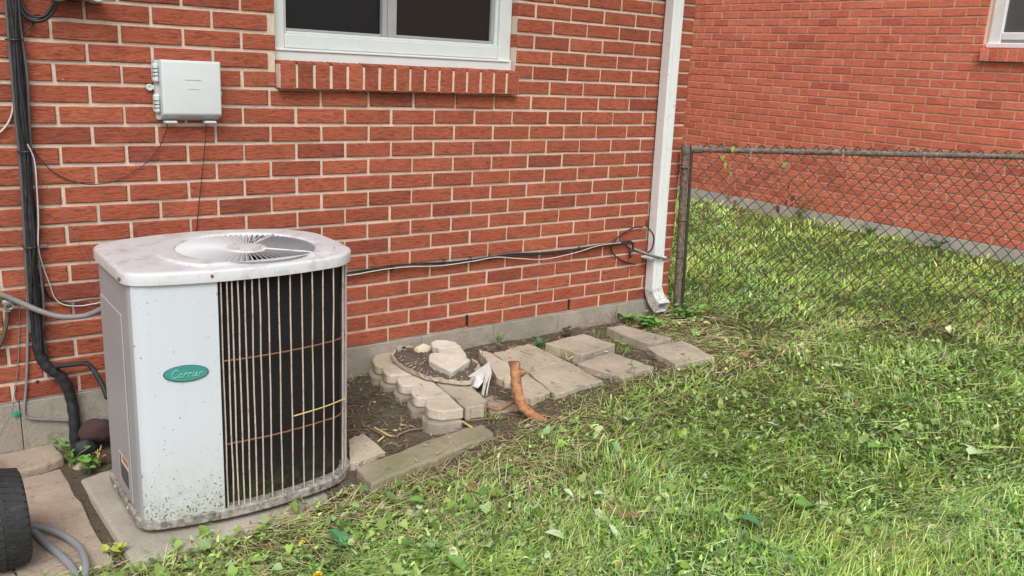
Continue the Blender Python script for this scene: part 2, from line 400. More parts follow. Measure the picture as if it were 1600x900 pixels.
def lay(house, spots, ht, dp, mat, mat_i, axis, module, limit=300):
    """spots: (centre along wall, z, length). The largest in view become brick parts, the rest one joined run."""
    cache = {}; rows = []
    for (u, z, ln) in spots:
        c = np.array([u, 0, z]) if axis == 'x' else np.array([NX, u, z])
        px, py, d = project(c)
        inview = d > .2 and -60 < px < 1660 and -25 < py < 925
        rows.append(((-ln/d/d if inview else 0), u, z, ln))
    rows.sort(key=lambda r: r[0]); rest = MB()
    for i, (a, u, z, ln) in enumerate(rows):
        key = round(ln, 2); vs = cache.setdefault(key, [])
        if len(vs) < 10 if ln > .15 else len(vs) < 3: vs.append(brick_mesh('brick', ln, ht, dp, mat, axis=axis))
        me = random.choice(vs); dy = random.uniform(-.0018, .0018)
        loc = Vector((u, dy, z)) if axis == 'x' else Vector((NX+dy, u, z))
        if i < limit and a < 0:
            o = link('brick', me, house); o.location = loc - house.location
            o.rotation_euler = (0, random.uniform(-.006, .006), 0) if axis == 'x' else (random.uniform(-.005, .005), 0, 0)
        else:
            rest.add([(v.co.x+loc.x, v.co.y+loc.y, v.co.z+loc.z) for v in me.vertices], [tuple(p.vertices) for p in me.polygons])
    part('brickwork', rest, mat_i, house, 'stuff')

# ------------------------------------------------------------------ main house
XC = 14.5*L                                                      # house corner
WX0, WX1, WZ0 = .735, 1.832, .198                                # window opening (with sill course)
house = thing('brick_house', 'red brick house wall with white sliding window, behind the air conditioner', 'house', (1.0, 0, -1.0))
DEP = .092
back = MB()                                                      # mortar bed behind the bricks, with the window opening left out
ZT = 1.46
back.box((-4, .0075, -.857), (WX0, .25, ZT)); back.box((WX1, .0075, -.857), (XC-.002, .25, ZT))
back.box((WX0, .0076, -.857), (WX1, .25, WZ0)); back.box((WX0, .0076, 1.25), (WX1, .25, ZT))
back.box((-4, .26, -1.3), (XC-.003, 6, ZT))
part('mortar_wall', back, M['mortar'], house)
spots = []; gap = .0108
for r in range(12, -23, -1):
    z = -(r+.5)*H; start = 0.0 if r % 2 == 0 else .5
    if z > ZT-.03: break
    k = start-14
    while k < 14.6:
        a, b = k*L, min((k+1)*L, XC+gap/2); k += 1
        if b-a < .03: continue
        segs = [(a+gap/2, b-gap/2)]
        if WZ0+.01 < z < 1.25:
            out = []
            for (p, q) in segs:
                if q <= WX0 or p >= WX1: out.append((p, q))
                else:
                    if p < WX0-.02: out.append((p, WX0))
                    if q > WX1+.02: out.append((WX1, q))
            segs = out
        for p, q in segs:
            if q-p > .02 and q > -2.2: spots.append(((p+q)/2 + random.uniform(-.0015, .0015), z+random.uniform(-.001, .001), q-p))
lay(house, spots, H-.0118, DEP, M['brick'], M['brick_i'], 'x', L)
# weep slots: open head joints in the bottom course
for J in (8, 11, -.62): part('weep_hole', MB().box((J*L-.0045, -.0004, -13*H+.012), (J*L+.0045, .0072, -12*H-.002)), M['dark'], house)
# foundation blocks
x = -2.9 + .406*0
fx = [2.1661 + .392*k for k in range(-12, 2)] + [XC]
fx = [q for q in fx if q <= XC]+([XC] if fx[-1] != XC else [])
for a, b in zip(fx[:-1], fx[1:]):
    if b-a > .03: part('foundation_block', MB().box((a+.0012, -.006, -1.3), (b-.0012, .24, -.8585)), M['found'], house, bevel=.002)
part('foundation_core', MB().box((-4, .004, -1.31), (XC-.01, .243, -.8595)), M['dark'], house)
# window: recessed 5 cm
win = part('window', MB().box((WX0+.004, .10, .30), (WX1-.004, .12, 1.249)), M['dark'], house)
fr = MB(); Y0 = .042
L0, L1 = WX0+.003, WX1-.003
fr.box((L0, Y0, .333), (L0+.050, .099, 1.245)); fr.box((L1-.062, Y0+.001, .333), (L1, .099, 1.245)); fr.box((L0+.0502, Y0+.002, .345), (L1-.0622, .099, .398)); fr.box((L0+.05, Y0, 1.19), (L1-.062, .099, 1.245))
part('frame', fr, M['vinyl'], win, bevel=.004)
part('inner_frame', MB().box((L0+.0505, Y0+.016, .3985), (L0+.062, .0985, 1.189)).box((L1-.078, Y0+.016, .3985), (L1-.0625, .0985, 1.189)).box((L0+.0625, Y0+.017, .3982), (L1-.0785, .0985, .408)), M['vinyl'], win, bevel=.002)
part('sill_board', MB().box((L0-.001, Y0-.012, .2935), (L1+.001, .0985, .3445)), M['vinyl'], win, bevel=.005)
part('track_lip', MB().box((L0+.004, Y0-.018, .336), (L1-.02, Y0-.0125, .3415)), M['vinyl'], win, bevel=.001)
mxa, mxb = 1.206, 1.268
part('sash', MB().box((mxa, Y0+.022, .4085), (mxa+.022, .0975, 1.189)).box((L0+.0625, Y0+.03, .4085), (mxa-.0002, .097, .418)), M['sash'], win, bevel=.002)
part('sash', MB().box((mxa+.0225, Y0+.018, .4085), (mxb, .0975, 1.189)).box((mxb+.0002, Y0+.026, .4085), (L1-.0785, .097, .420)).box((L1-.092, Y0+.026, .4202), (L1-.0785, .097, 1.189)), M['sash'], win, bevel=.002)
part('pane', MB().box((L0+.0627, Y0+.045, .4182), (mxa-.0004, Y0+.05, 1.188)), M['glass'], win)
part('pane', MB().box((mxb+.0004, Y0+.04, .4202), (L1-.0922, Y0+.045, 1.188)), M['glass2'], win)
# rowlock sill
sill = part('window_sill', MB().box((WX0+.004, .004, WZ0+.004), (WX1-.004, .09, .285)), M['mortar'], house)
n = 16; pw = (WX1-WX0)/n
for k in range(n):
    bm_ = brick_mesh('sill_brick', .098+random.uniform(-.002, .002), pw-.0105, .13, M['brick'], axis='z')
    for v in bm_.vertices:                                       # top slopes down towards the front
        if v.co.z > 0: v.co.z += .10*(v.co.y)*1.0
    o = link('sill_brick', bm_, sill); o.location = Vector((WX0+(k+.5)*pw, -.034+random.uniform(-.002, .002), .247)) - house.location
part('sill_mortar', MB().box((WX0+.002, -.029, .2035), (WX1-.002, .0035, .288)), M['mortar'], sill)
# eaves
part('soffit', MB().box((-4, -.42, ZT), (XC+.3, .3, ZT+.02)), M['soffit'], house)
part('fascia', MB().box((-4, -.44, ZT-.02), (XC+.3, -.4205, ZT+.16)), M['soffit'], house)
part('gutter', MB().box((-4, -.54, ZT+.03), (XC+.3, -.4405, ZT+.14)), M['vinyl'], house, bevel=.01)
part('roof', MB().add([(-4, -.56, ZT+.17), (XC+.35, -.56, ZT+.17), (XC+.35, 4, ZT+1.7), (-4, 4, ZT+1.7), (-4, 6.3, ZT+.17), (XC+.35, 6.3, ZT+.17)], [(0, 1, 2, 3), (3, 2, 5, 4), (0, 3, 4), (1, 5, 2)]), M['roof'], house)

# ------------------------------------------------------------------ neighbouring house
NX, NH, NL = 6.4, .0676, .2005
nz0 = -.838
nh = thing('brick_house', 'neighbouring orange-red brick house beyond the chain-link fence', 'house', (NX+1, 1.5, -1.0))
NW0, NZ0, NZ1 = .235, .520, 1.5                                  # window opening: y below NW0
nb = MB(); NT = 2.45
nb.box((NX+.006, NW0, nz0), (NX+.3, 9, NT)); nb.box((NX+.0061, -7, nz0), (NX+.3, NW0, NZ0)); nb.box((NX+.0062, -7, NZ0), (NX+.3, -1.0, NT)); nb.box((NX+.0063, -1.0, NZ1), (NX+.3, NW0, NT))
nb.box((NX+.31, -7, -1.3), (NX+6, 9, NT))
part('mortar_wall', nb, M['nmortar'], nh)
sp = []
for r in range(0, 42):
    z = nz0+(r+.5)*NH
    if z > NT-.03: break
    k = -20 + (0 if r % 2 else .5) + random.uniform(-.03, .03)
    while k*NL < 5.2:
        a, b = k*NL+.0055, (k+1)*NL-.0055; k += 1
        if a < -2.4: continue
        if z > NZ0 and z < NZ1:
            if a < NW0 and b > -1.0:
                if b <= NW0: continue
                a = NW0
                if b-a < .03: continue
        sp.append(((a+b)/2+random.uniform(-.002, .002), z, b-a))
lay(nh, sp, NH-.011, .09, M['nbrick'], M['nbrick_i'], 'y', NL)
for k in range(-5, 20): part('foundation_block', MB().box((NX-.004, k*.45+.001, -1.3), (NX+.28, (k+1)*.45-.001, nz0-.002)), M['nfound'], nh, bevel=.002)
nwin = part('window', MB().box((NX+.14, -.999, NZ0+.09), (NX+.16, NW0-.002, NZ1-.002)), M['dark'], nh)
ya = NW0-.004
part('frame', MB().box((NX+.06, ya-.09, .64), (NX+.135, ya, 1.49)).box((NX+.062, -.995, .685), (NX+.135, ya-.0905, .74)).box((NX+.06, -.995, 1.42), (NX+.135, ya-.0905, 1.49)), M['nvinyl'], nwin, bevel=.006)
part('caulk_bead', MB().box((NX+.05, ya-.02, .632), (NX+.0595, ya+.002, 1.49)), M['white_cable'], nwin, bevel=.004)
part('sill_board', MB().box((NX+.035, -.996, .624), (NX+.13, ya+.001, .662)), M['nvinyl'], nwin, bevel=.006)
part('sill_gap', MB().box((NX+.075, -.994, .6625), (NX+.13, ya-.03, .6845)), M['sash'], nwin)
part('pane', MB().box((NX+.09, -.99, .7405), (NX+.1, ya-.091, 1.4195)), M['nglass'], nwin)
ns = part('window_sill', MB().box((NX+.002, -.999, NZ0+.004), (NX+.12, NW0-.001, .612)), M['nmortar'], nh)
for k in range(16):
    bm_ = brick_mesh('sill_brick', .094, .060, .13, M['nbrick'], axis='z')
    for v in bm_.vertices: v.co = Vector((v.co.y, -v.co.x, v.co.z))
    o = link('sill_brick', bm_, ns); o.location = Vector((NX-.034+random.uniform(-.002, .002), NW0-.037-k*.0705, .571)) - nh.location
part('sill_mortar', MB().box((NX-.028, -.90, NZ0+.006), (NX+.0015, NW0-.008, .606)), M['nmortar'], ns)
part('soffit', MB().box((NX-.18, -7, NT), (NX+.4, 9, NT+.02)), M['soffit'], nh)
part('roof', MB().add([(NX-.2, -7.3, NT+.05), (NX-.2, 9.3, NT+.05), (NX+4, 9.3, NT+1.8), (NX+4, -7.3, NT+1.8)], [(0, 1, 2, 3)]), M['roof'], nh)

# ================================================================== AIR CONDITIONER
AX, AY = .352, -.53
def outline(grow=0.0, n=96, c=(.402, -.578)):
    """plan outline of the cabinet, sampled by angle about the fan centre"""
    x0, x1, y0, y1 = .012, .684, -.752, -.345
    def side(px, py):                                            # signed: inside < 0
        hx, hy = (x1-x0)/2, (y1-y0)/2; cx, cy = (x0+x1)/2, (y0+y1)/2
        u = (px-cx)/hx; v = (py-cy)/hy
        fy0 = y0 - .052*(1-min(1, u*u)); fy1 = y1 + .085*(1-min(1, u*u)); fx1 = x1 + .018*(1-min(1, v*v))
        d = [x0-px, px-fx1, fy0-py, py-fy1]
        r = {(0, 2): .035, (0, 3): .05, (1, 2): .085, (1, 3): .10}
        best = max(d)
        for (i, j), rr in r.items():
            a, b = d[i]+rr, d[j]+rr
            if a > 0 and b > 0: best = max(best, math.hypot(a, b)-rr)
        return best-grow
    pts = []
    for k in range(n):
        a = 2*math.pi*k/n; lo, hi = 0.0, .8
        for _ in range(40):
            mid = (lo+hi)/2
            if side(c[0]+math.cos(a)*mid, c[1]+math.sin(a)*mid) < 0: lo = mid
            else: hi = mid
        pts.append((c[0]+math.cos(a)*lo, c[1]+math.sin(a)*lo))
    return pts
O = outline(); NO = len(O)
def front_y(x, grow=0.0):
    P = outline(grow, 240); best = None
    for a, b in zip(P, P[1:]+P[:1]):
        if (a[0]-x)*(b[0]-x) <= 0 and a[0] != b[0]:
            y = a[1]+(b[1]-a[1])*(x-a[0])/(b[0]-a[0])
            if best is None or y < best: best = y
    return best
ac = thing('air_conditioner', 'white dirt-splashed outdoor air conditioner with black wire-guarded coil and teal badge', 'air conditioner', (AX, AY, -1.045))
ZB, ZC = -1.03, -.296                                            # pan bottom, underside of cap
def ring(grow, z): return [(x, y, z) for x, y in outline(grow)]
part('base_pan', MB().loft([ring(-.03, ZB+.002), ring(.004, ZB), ring(.008, ZB+.004), ring(.008, ZB+.027), ring(.003, ZB+.031), ring(-.03, ZB+.030)], True, True, True), M['pan'], ac, smooth_=True)
for fx_, fy_ in ((.09, -.66), (.60, -.66), (.09, -.38), (.58, -.38)): part('foot', MB().lathe([(.03, -1.0465), (.03, -1.029)], (fx_, fy_, 0), 12), M['rubber'], ac)
# cap: skirt, rounded shoulder, raised plateau, rim round the fan opening
FC, FR = (.402, -.578), .206
def circ(r, z): return [(FC[0]+r*math.cos(2*math.pi*k/NO), FC[1]+r*math.sin(2*math.pi*k/NO), z) for k in range(NO)]
def mixr(a, b, t): return [tuple(p*(1-t)+q*t for p, q in zip(u, v)) for u, v in zip(a, b)]
top = ring(-.010, ZC+.0345); rim = circ(FR+.010, ZC+.0430)
plate = [(FC[0]+min(math.hypot(x-FC[0], y-FC[1])-.03, .268)*math.cos(2*math.pi*k/NO), FC[1]+min(math.hypot(x-FC[0], y-FC[1])-.03, .268)*math.sin(2*math.pi*k/NO), ZC+.036) for k, (x, y) in enumerate(outline(-.010))]
cap_r = [ring(.004, ZC+.002), ring(.009, ZC), ring(.0095, ZC+.0265), ring(.0075, ZC+.031), ring(.002, ZC+.0338), top, plate, [(x, y, ZC+.0365) for x, y, z in plate],
         mixr([(x, y, ZC+.0425) for x, y, z in plate], rim, .08), mixr([(x, y, ZC+.0440) for x, y, z in plate], rim, .5), rim, circ(FR+.003, ZC+.0420), circ(FR, ZC+.038), circ(FR, ZC+.015)]
part('cap', MB().loft(cap_r), M['cap_metal'], ac, smooth_=True, angle=.9)
part('fan_well', MB().loft([circ(FR+.001, ZC+.016), circ(FR*.8, ZC-.03), circ(FR*.75, ZC-.10), circ(.001, ZC-.101)], True, False, True), M['dark'], ac)
for k in range(3):
    a0 = k*2*math.pi/3+.4; b_ = MB(); nn = 7; ra = []
    for i in range(nn):
        a = a0+i/nn*1.5; ra.append([(FC[0]+r*math.cos(a), FC[1]+r*math.sin(a), ZC-.06+.045*i/nn) for r in (.05, .19)])
    vs = [p for q in ra for p in q]; b_.add(vs, [(2*i, 2*i+1, 2*i+3, 2*i+2) for i in range(nn-1)]); part('fan_blade', b_, M['sash'], ac)
grille = part('fan_grille', MB().lathe([(.060, ZC+.024), (.064, ZC+.035), (.058, ZC+.040), (.035, ZC+.042), (.010, ZC+.043), (.001, ZC+.043)], (FC[0], FC[1], 0), 36), M['cap_metal'], ac, smooth_=True)
def slat_mb():
    mb = MB(); rs = np.linspace(.058, FR+.001, 7); vs = []
    for r in rs:
        t = (r-.058)/(FR-.058); z = ZC+.0355+.0035*t+.005*math.sin(t*math.pi); wd = .0017+.0009*t
        tilt = -.62
        for (s, h) in ((-1, 0), (1, 0), (1, -1), (-1, -1)):
            vs.append((r, s*wd/2 + (h*.010)*math.tan(tilt), z+h*.010))
    fs = []
    for i in range(6):
        for k in range(4): l = (k+1) % 4; fs.append((i*4+k, i*4+l, i*4+4+l, i*4+4+k))
    mb.add(vs, fs); return mb
sm = mesh_of('slat', slat_mb(), M['slat'])
NS = 72
for k in range(NS):
    o = link('slat', sm, grille); o.location = Vector((FC[0], FC[1], 0))-ac.location; o.rotation_euler = (0, 0, 2*math.pi*k/NS)
for a in (-.78, .80):
    part('spoke', MB().bar((FC[0]+.05*math.cos(a), FC[1]+.05*math.sin(a), ZC+.040), (FC[0]+(FR+.004)*math.cos(a), FC[1]+(FR+.004)*math.sin(a), ZC+.041), .008, .006), M['cap_metal'], grille, bevel=.002)
for a in (.6, 2.2, 3.7, 5.3): part('hub_bolt', MB().lathe([(.0055, ZC+.037), (.0055, ZC+.045), (.003, ZC+.048), (.0005, ZC+.048)], (FC[0]+.043*math.cos(a), FC[1]+.043*math.sin(a), 0), 8), M['sash'], grille)
# cabinet panels follow the outline
def strip(cond, grow, z0, z1, thick=.006):
    P = outline(grow, 360, (.35, -.52)); idx = [i for i in range(360) if cond(*P[i])]
    st = next((i for i in idx if (i-1) % 360 not in idx), idx[0]); seq = []
    i = st
    while i % 360 in idx and len(seq) < 360: seq.append(i % 360); i += 1
    outr = [P[i] for i in seq]; Pi = outline(grow-thick, 360, (.35, -.52)); inr = [Pi[i] for i in seq]
    rings = []
    for a, b in zip(outr, inr): rings.append([(a[0], a[1], z0), (a[0], a[1], z1), (b[0], b[1], z1), (b[0], b[1], z0)])
    return MB().loft(rings, True, True, True)
XP = .243
part('front_panel', strip(lambda x, y: y < -.70 and .012 < x < XP and (x > .0185), -.001, ZB+.031, ZC), M['front'], ac, smooth_=True, angle=.9)
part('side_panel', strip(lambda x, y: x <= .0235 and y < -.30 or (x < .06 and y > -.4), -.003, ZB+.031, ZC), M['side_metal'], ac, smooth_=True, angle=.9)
xl = .012
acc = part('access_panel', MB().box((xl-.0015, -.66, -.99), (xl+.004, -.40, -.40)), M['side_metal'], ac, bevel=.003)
lb = MB().box((xl-.0022, -.635, -.955), (xl-.0016, -.52, -.865)); part('warning_label', lb, M['white_print'], ac)
part('label_print', MB().box((xl-.0026, -.633, -.880), (xl-.00225, -.565, -.866)), M['orange_print'], ac)
part('label_print', MB().box((xl-.0026, -.633, -.953), (xl-.00225, -.548, -.895)).box((xl-.0026, -.545, -.95), (xl-.00225, -.53, -.87)), M['black_print'], ac)
part('coil', strip(lambda x, y: (x > XP-.01 or y > -.30) and not (x < .07), -.032, ZB+.031, ZC+.002, .02), M['coil'], ac, smooth_=True)
part('panel_edge', MB().box((XP-.001, front_y(XP)+.002, ZB+.03), (XP+.0015, front_y(XP)+.05, ZC)), M['dark'], ac)
part('corner_post', strip(lambda x, y: x > .655 and -.71 < y < -.655, -.012, ZB+.031, ZC, .01), M['sash'], ac)
# guard wires, measured along the front then evenly round the sides
wx = [345.5, 355, 363, 372.5, 383, 394, 406, 419.5, 436, 454, 472, 488, 505, 521, 536]
def guard_at(px):
    for _ in range(1):
        best = None; d = ray(px, 470)
        P = outline(-.006, 480)
        for a, b in zip(P, P[1:]+P[:1]):
            if a[1] > -.5: continue
            M2 = np.array([[d[0], a[0]-b[0]], [d[1], a[1]-b[1]]])
            try: t, s = np.linalg.solve(M2, np.array([a[0]-CAM[0], a[1]-CAM[1]]))
            except Exception: continue
            if -1e-6 <= s <= 1 and t > 0 and (best is None or t < best[0]): best = (t, a[0]+(b[0]-a[0])*s, a[1]+(b[1]-a[1])*s)
    return best[1:] if best else None
gp = [guard_at(px) for px in wx]; gp = [g for g in gp if g]
Pg = outline(-.006, 480); last = gp[-1]
i0 = min(range(480), key=lambda i: math.hypot(Pg[i][0]-last[0], Pg[i][1]-last[1])); acc_ = 0
for s in range(1, 300):
    a, b = Pg[(i0+s-1) % 480], Pg[(i0+s) % 480]; acc_ += math.hypot(a[0]-b[0], a[1]-b[1])
    if acc_ > .026: gp.append(b); acc_ = 0
    if b[0] < .08 and b[1] > -.4: break
wm = None
for (x_, y_) in gp:
    pts = [(x_+random.uniform(-.0012, .0012), y_, z) for z in np.linspace(ZB+.025, ZC+.004, 7)]
    part('guard_wire', MB().tube(pts, .0023, 6), M['wire'], ac, smooth_=True)
def along(grow, xa, ya, zb):                                      # horizontal wire that follows the coil round
    P = outline(grow, 480); s = [p for p in P if p[0] > XP or p[1] > -.3]
    k = min(range(480), key=lambda i: math.hypot(P[i][0]-XP, P[i][1]-front_y(XP)))
    out = []
    for i in range(300):
        p = P[(k+i) % 480]; out.append((p[0], p[1], zb+random.uniform(-.0008, .0008)))
        if p[0] < .09 and p[1] > -.4 and i > 50: break
    return out[::3]
for zb in (-.537, -.796): part('guard_ring', MB().tube(along(-.009, 0, 0, zb), .0026, 6), M['rust'], ac, smooth_=True)
# badge with its raised script
bc = np.array([.146, 0, -.557]); by = front_y(bc[0], -.001)
def on_front(u, z, off=0.0):
    x = bc[0]+u; return (x, front_y_fast(x)-off, z)
_fx = np.linspace(.03, .25, 60); _fy = [front_y(q, -.001) for q in _fx]
def front_y_fast(x): return float(np.interp(x, _fx, _fy))
def oval(sx, sz, off, n=40): return [on_front(sx*math.cos(2*math.pi*k/n), bc[2]+sz*math.sin(2*math.pi*k/n), off) for k in range(n)]
badge = part('badge', MB().loft([oval(.0595, .0245, -.001), oval(.0595, .0245, .0035), oval(.0572, .0222, .0045)], True, False, True), M['teal_dark'], ac, smooth_=True)
part('badge_face', MB().loft([oval(.0566, .0217, .0044), oval(.0560, .0211, .0052)], True, False, True), M['teal'], badge)
strokes = [[(.55, .82), (.45, 1.0), (.25, 1.0), (.08, .75), (.03, .4), (.15, .08), (.38, 0), (.62, .18)],
           [(1.0, .45), (.85, .52), (.72, .3), (.75, .05), (.9, .02), (1.0, .22), (1.02, .5), (1.0, .1), (1.1, .02)],
           [(1.22, .0), (1.23, .28), (1.25, .54)], [(1.23, .26), (1.30, .44), (1.40, .54), (1.50, .50)],
           [(1.64, .0), (1.65, .28), (1.67, .54)], [(1.65, .26), (1.72, .44), (1.82, .54), (1.92, .50)],
           [(2.09, .54), (2.08, .1), (2.18, .02)], [(2.10, .74), (2.11, .80)],
           [(2.22, .02), (2.37, .25), (2.5, .4), (2.46, .53), (2.35, .46), (2.31, .15), (2.42, .0), (2.58, .1)],
           [(2.72, .0), (2.73, .28), (2.75, .54)], [(2.73, .26), (2.80, .44), (2.90, .54), (3.02, .50)]]
lt = MB()
for s in strokes:
    lt.tube([on_front((u-1.53+v*.22)*.0268, bc[2]-.0098+v*.0215, .0056) for u, v in (spline([(a, b, 0) for a, b in s], 4) and [(q[0], q[1]) for q in spline([(a, b, 0) for a, b in s], 4)])], .0016, 5)
part('lettering', lt, M['teal_light'], badge, smooth_=True)
# screws round the skirt and pan
for px, py in ((200, 432), (331, 431), (363, 429)):
    q = onplane(px, py, 1, front_y(.25)-.006) if px > 300 else None
    if q is not None: part('screw', MB().lathe([(.0045, q[1]+.006), (.0045, q[1]-.003), (.001, q[1]-.004)], (q[0], 0, q[2]), 8, 'y'), M['rust'], ac)
part('screw', MB().lathe([(.005, -.006), (.005, .004), (.001, .006)], (.004, -.715, ZC+.012), 8, 'x'), M['rust'], ac)
for y_ in (-.62, -.46): part('screw', MB().lathe([(.005, -.004), (.005, .002), (.001, .004)], (.006, y_, ZB+.016), 8, 'x'), M['white_print'], ac)
solo('straw_stem', MB().tube(spline([(.455, front_y(.455)-.004, -.745), (.56, front_y(.56)-.005, -.742), (.655, front_y(.655)-.004, -.747)], 4), .0022, 5), M['straw_stick'], 'yellow dry stem caught on the coil guard of the air conditioner', 'stem')
# pad
solo('concrete_pad', MB().prism([(-.070, -.285), (.0, -.26), (.75, -.24), (.755, -.60), (.745, -.84), (.35, -.875), (-.048, -.888)], -1.14, -1.0466), M['pad'], 'long grey concrete pad under the air conditioner', 'concrete pad', bevel=.016, seg=2)

# ================================================================== THINGS ON THE WALL
# ---- utility box
ub = thing('utility_box', 'pale grey plastic telephone utility box on the brick wall', 'utility box', (.41, 0, .08))
a = W(247, 90, .03); b = W(343, 186, .03)
bx0, bx1, bz0, bz1 = a[0], b[0], .086, .286
part('base', MB().box((bx0-.012, -.022, bz0-.002), (bx1-.002, .001, bz1-.002)), M['plastic_sh'], ub, bevel=.006, seg=2)
lid = MB().loft([[(bx0, -.0215, bz0), (bx1, -.0215, bz0), (bx1, -.0215, bz1), (bx0, -.0215, bz1)], [(bx0, -.058, bz0+.018), (bx1, -.058, bz0+.018), (bx1, -.058, bz1), (bx0, -.058, bz1)],
                 [(bx0+.004, -.062, bz0+.024), (bx1-.004, -.062, bz0+.024), (bx1-.004, -.062, bz1-.005), (bx0+.004, -.062, bz1-.005)]], True, True, True)
lid_o = part('lid', lid, M['plastic'], ub, bevel=.004, seg=2, smooth_=True, angle=.5)
part('lid_rib', MB().box((bx0+.075, -.0635, .222), (bx0+.128, -.0625, .2235)), M['plastic_sh'], lid_o); part('lid_rib', MB().box((bx0+.082, -.0635, .192), (bx0+.126, -.0625, .1945)), M['vinyl'], lid_o)
for zc in (.242, .140): part('hinge', MB().box((bx0-.019, -.036, zc-.032), (bx0-.0005, -.004, zc+.032)), M['plastic'], ub, bevel=.006)
for zc in (.256, .244, .232, .150, .138, .126): part('hinge_slot', MB().box((bx0-.0195, -.0362, zc-.0016), (bx0-.003, -.02, zc+.0016)), M['black_print'], ub)
part('mounting_ear', MB().lathe([(.011, .0), (.011, -.006), (.005, -.0061), (.005, -.002)], (bx0-.026, -.002, .193), 14, 'y').box((bx0-.022, -.0075, .186), (bx0-.010, -.0005, .2)), M['plastic'], ub)
part('latch', MB().box((bx1+.0005, -.04, .170), (bx1+.010, -.012, .187)).box((bx1+.0005, -.034, .155), (bx1+.008, -.014, .167)), M['plastic_sh'], ub, bevel=.003)
for xc in (bx0+.03, bx1-.035): part('cable_gland', MB().box((xc-.022, -.048, bz0-.013), (xc+.022, -.012, bz0-.0025)), M['plastic'], ub, bevel=.005)
def wire_on_wall(name, pix, r, m, label, cat, off=.006, nsp=8, group=None, sides=8):
    offs = off if hasattr(off, '__len__') else [off]*len(pix)
    pts = [W(x, y, o+r) for (x, y), o in zip(pix, offs)]
    return solo(name, MB().tube(spline(pts, nsp), r, sides), m, label, cat, group, smooth_=True, angle=1.2)
wire_on_wall('black_wire', [(262, 190), (259, 207), (247, 233), (222, 260), (185, 281), (150, 288), (115, 284), (84, 269), (62, 248), (50, 232)], .0016, M['black_cable'], 'thin black wire drooping from the utility box to the black pipe', 'wire', [.028, .02, .012, .006, .004, .003, .003, .006, .014, .02])
wire_on_wall('black_wire', [(323, 190), (320, 230), (315, 280), (310, 330), (306, 372), (303, 400)], .0016, M['black_cable'], 'thin black wire hanging straight down behind the air conditioner', 'wire', [.028, .02, .014, .010, .006, .004])
# ---- black insulated pipe run
PX = [(17, -30), (19, 0), (23, 50), (29, 120), (35, 190), (40, 235), (44, 290), (47, 340), (49, 380), (51, 420), (55, 470), (58, 520), (62, 553), (76, 575), (95, 588), (108, 612), (115, 645), (117, 680), (118, 712)]
line = thing('insulated_pipe', 'thick black insulated refrigerant pipe running down the wall to the ground', 'pipe', W(50, 420, .03))
pts = spline([W(x, y, .030 if y < 560 else .034) for x, y in PX], 8)
rr = [.0135 + .0012*math.sin(i*1.3) + (.0045*smooth((i/len(pts)-.45)/.15)) for i in range(len(pts))]
part('insulation', MB().tube(pts, rr, 14), M['black_foam'], line, smooth_=True)
part('cover_strip', MB().tube(spline([W(x-10, y, .022) for x, y in PX[:12]], 6), .005, 8), M['grey_dark'], line, smooth_=True)
for k_, (dx_, o_, r_) in enumerate(((7, .018, .0052), (11, .028, .0042), (-4, .045, .0040), (3, .048, .0034))):
    part('cable', MB().tube(spline([W(x+dx_+2.5*math.sin(j*1.9+k_*2), y, o_+.003*math.sin(j*1.3+k_)) for j, (x, y) in enumerate(PX[:13])], 6), r_, 8), M['black_cable'] if k_ != 1 else M['grey_dark'], line, smooth_=True)
part('branch', MB().tube(spline([W(86, 572, .05), (W(110, 570, .055)), W(134, 568, .06), W(146, 578, .07), W(160, 602, .10), W(168, 622, .14)], 6), .0085, 10), M['black_foam'], line, smooth_=True)
for px, py in ((22, 62), (41, 236), (49, 385)):
    q = W(px, py, .03); part('strap', MB().tube([(q[0]+.0245*math.cos(t), q[1]+.0245*math.sin(t), q[2]+.001*math.cos(t)) for t in np.linspace(0, 2*math.pi, 20)[:-1]], .0022, 5, closed=True), M['black_cable'], line)
q = W(68, 385, .012); part('pipe_clip', MB().box((q[0]-.02, -.014, q[2]-.006), (q[0]+.012, -.001, q[2]+.006)), M['metal_clamp'], line, bevel=.002)
# ---- other cables by the pipe
wire_on_wall('black_cable', [(30, -25), (31, 10), (34, 60), (38, 120), (43, 190), (47, 240)], .0055, M['black_cable'], 'black cable pressed against the right side of the upper insulated pipe', 'cable', .012)
wire_on_wall('black_cable', [(26, -20), (31, 8), (40, 26), (56, 33), (72, 29), (83, 18), (90, 4)], .0062, M['black_cable'], 'looped black cable hanging under the round light head, outer loop', 'cable', [.012, .012, .016, .02, .024, .03, .04])
wire_on_wall('black_cable', [(29, -20), (33, 2), (43, 20), (57, 27), (70, 24), (79, 14), (86, 2)], .0045, M['black_cable'], 'looped black cable hanging under the round light head, inner loop', 'cable', [.016, .016, .022, .026, .03, .034, .042])
wire_on_wall('black_cable', [(54, 36), (44, 45), (35, 56), (36, 80)], .0035, M['black_cable'], 'short black cable running down from the loop to the pipe', 'cable', .012)
wire_on_wall('white_wire', [(43, 225), (54, 252), (58, 300), (60, 345), (60, 385), (67, 415), (78, 445), (86, 466), (100, 476), (125, 478), (150, 474), (170, 470)], .0021, M['white_cable'], 'thin dingy white wire beside the black pipe, ending at the air conditioner', 'wire', [.05, .05, .05, .05, .045, .02, .01, .008, .012, .02, .035, .06])
wire_on_wall('black_cable', [(61, 430), (66, 448), (76, 463), (88, 470), (110, 473), (140, 469), (172, 466)], .0026, M['black_cable'], 'black cable curving from the pipe to the left side of the air conditioner', 'cable', [.02, .012, .006, .005, .006, .012, .03])
wire_on_wall('black_cable', [(62, 420), (70, 450), (82, 468), (110, 476), (130, 477), (168, 478)], .002, M['black_cable'], 'lower black cable sagging beneath the white wire left of the air conditioner', 'cable', [.018, .012, .008, .006, .008, .02])
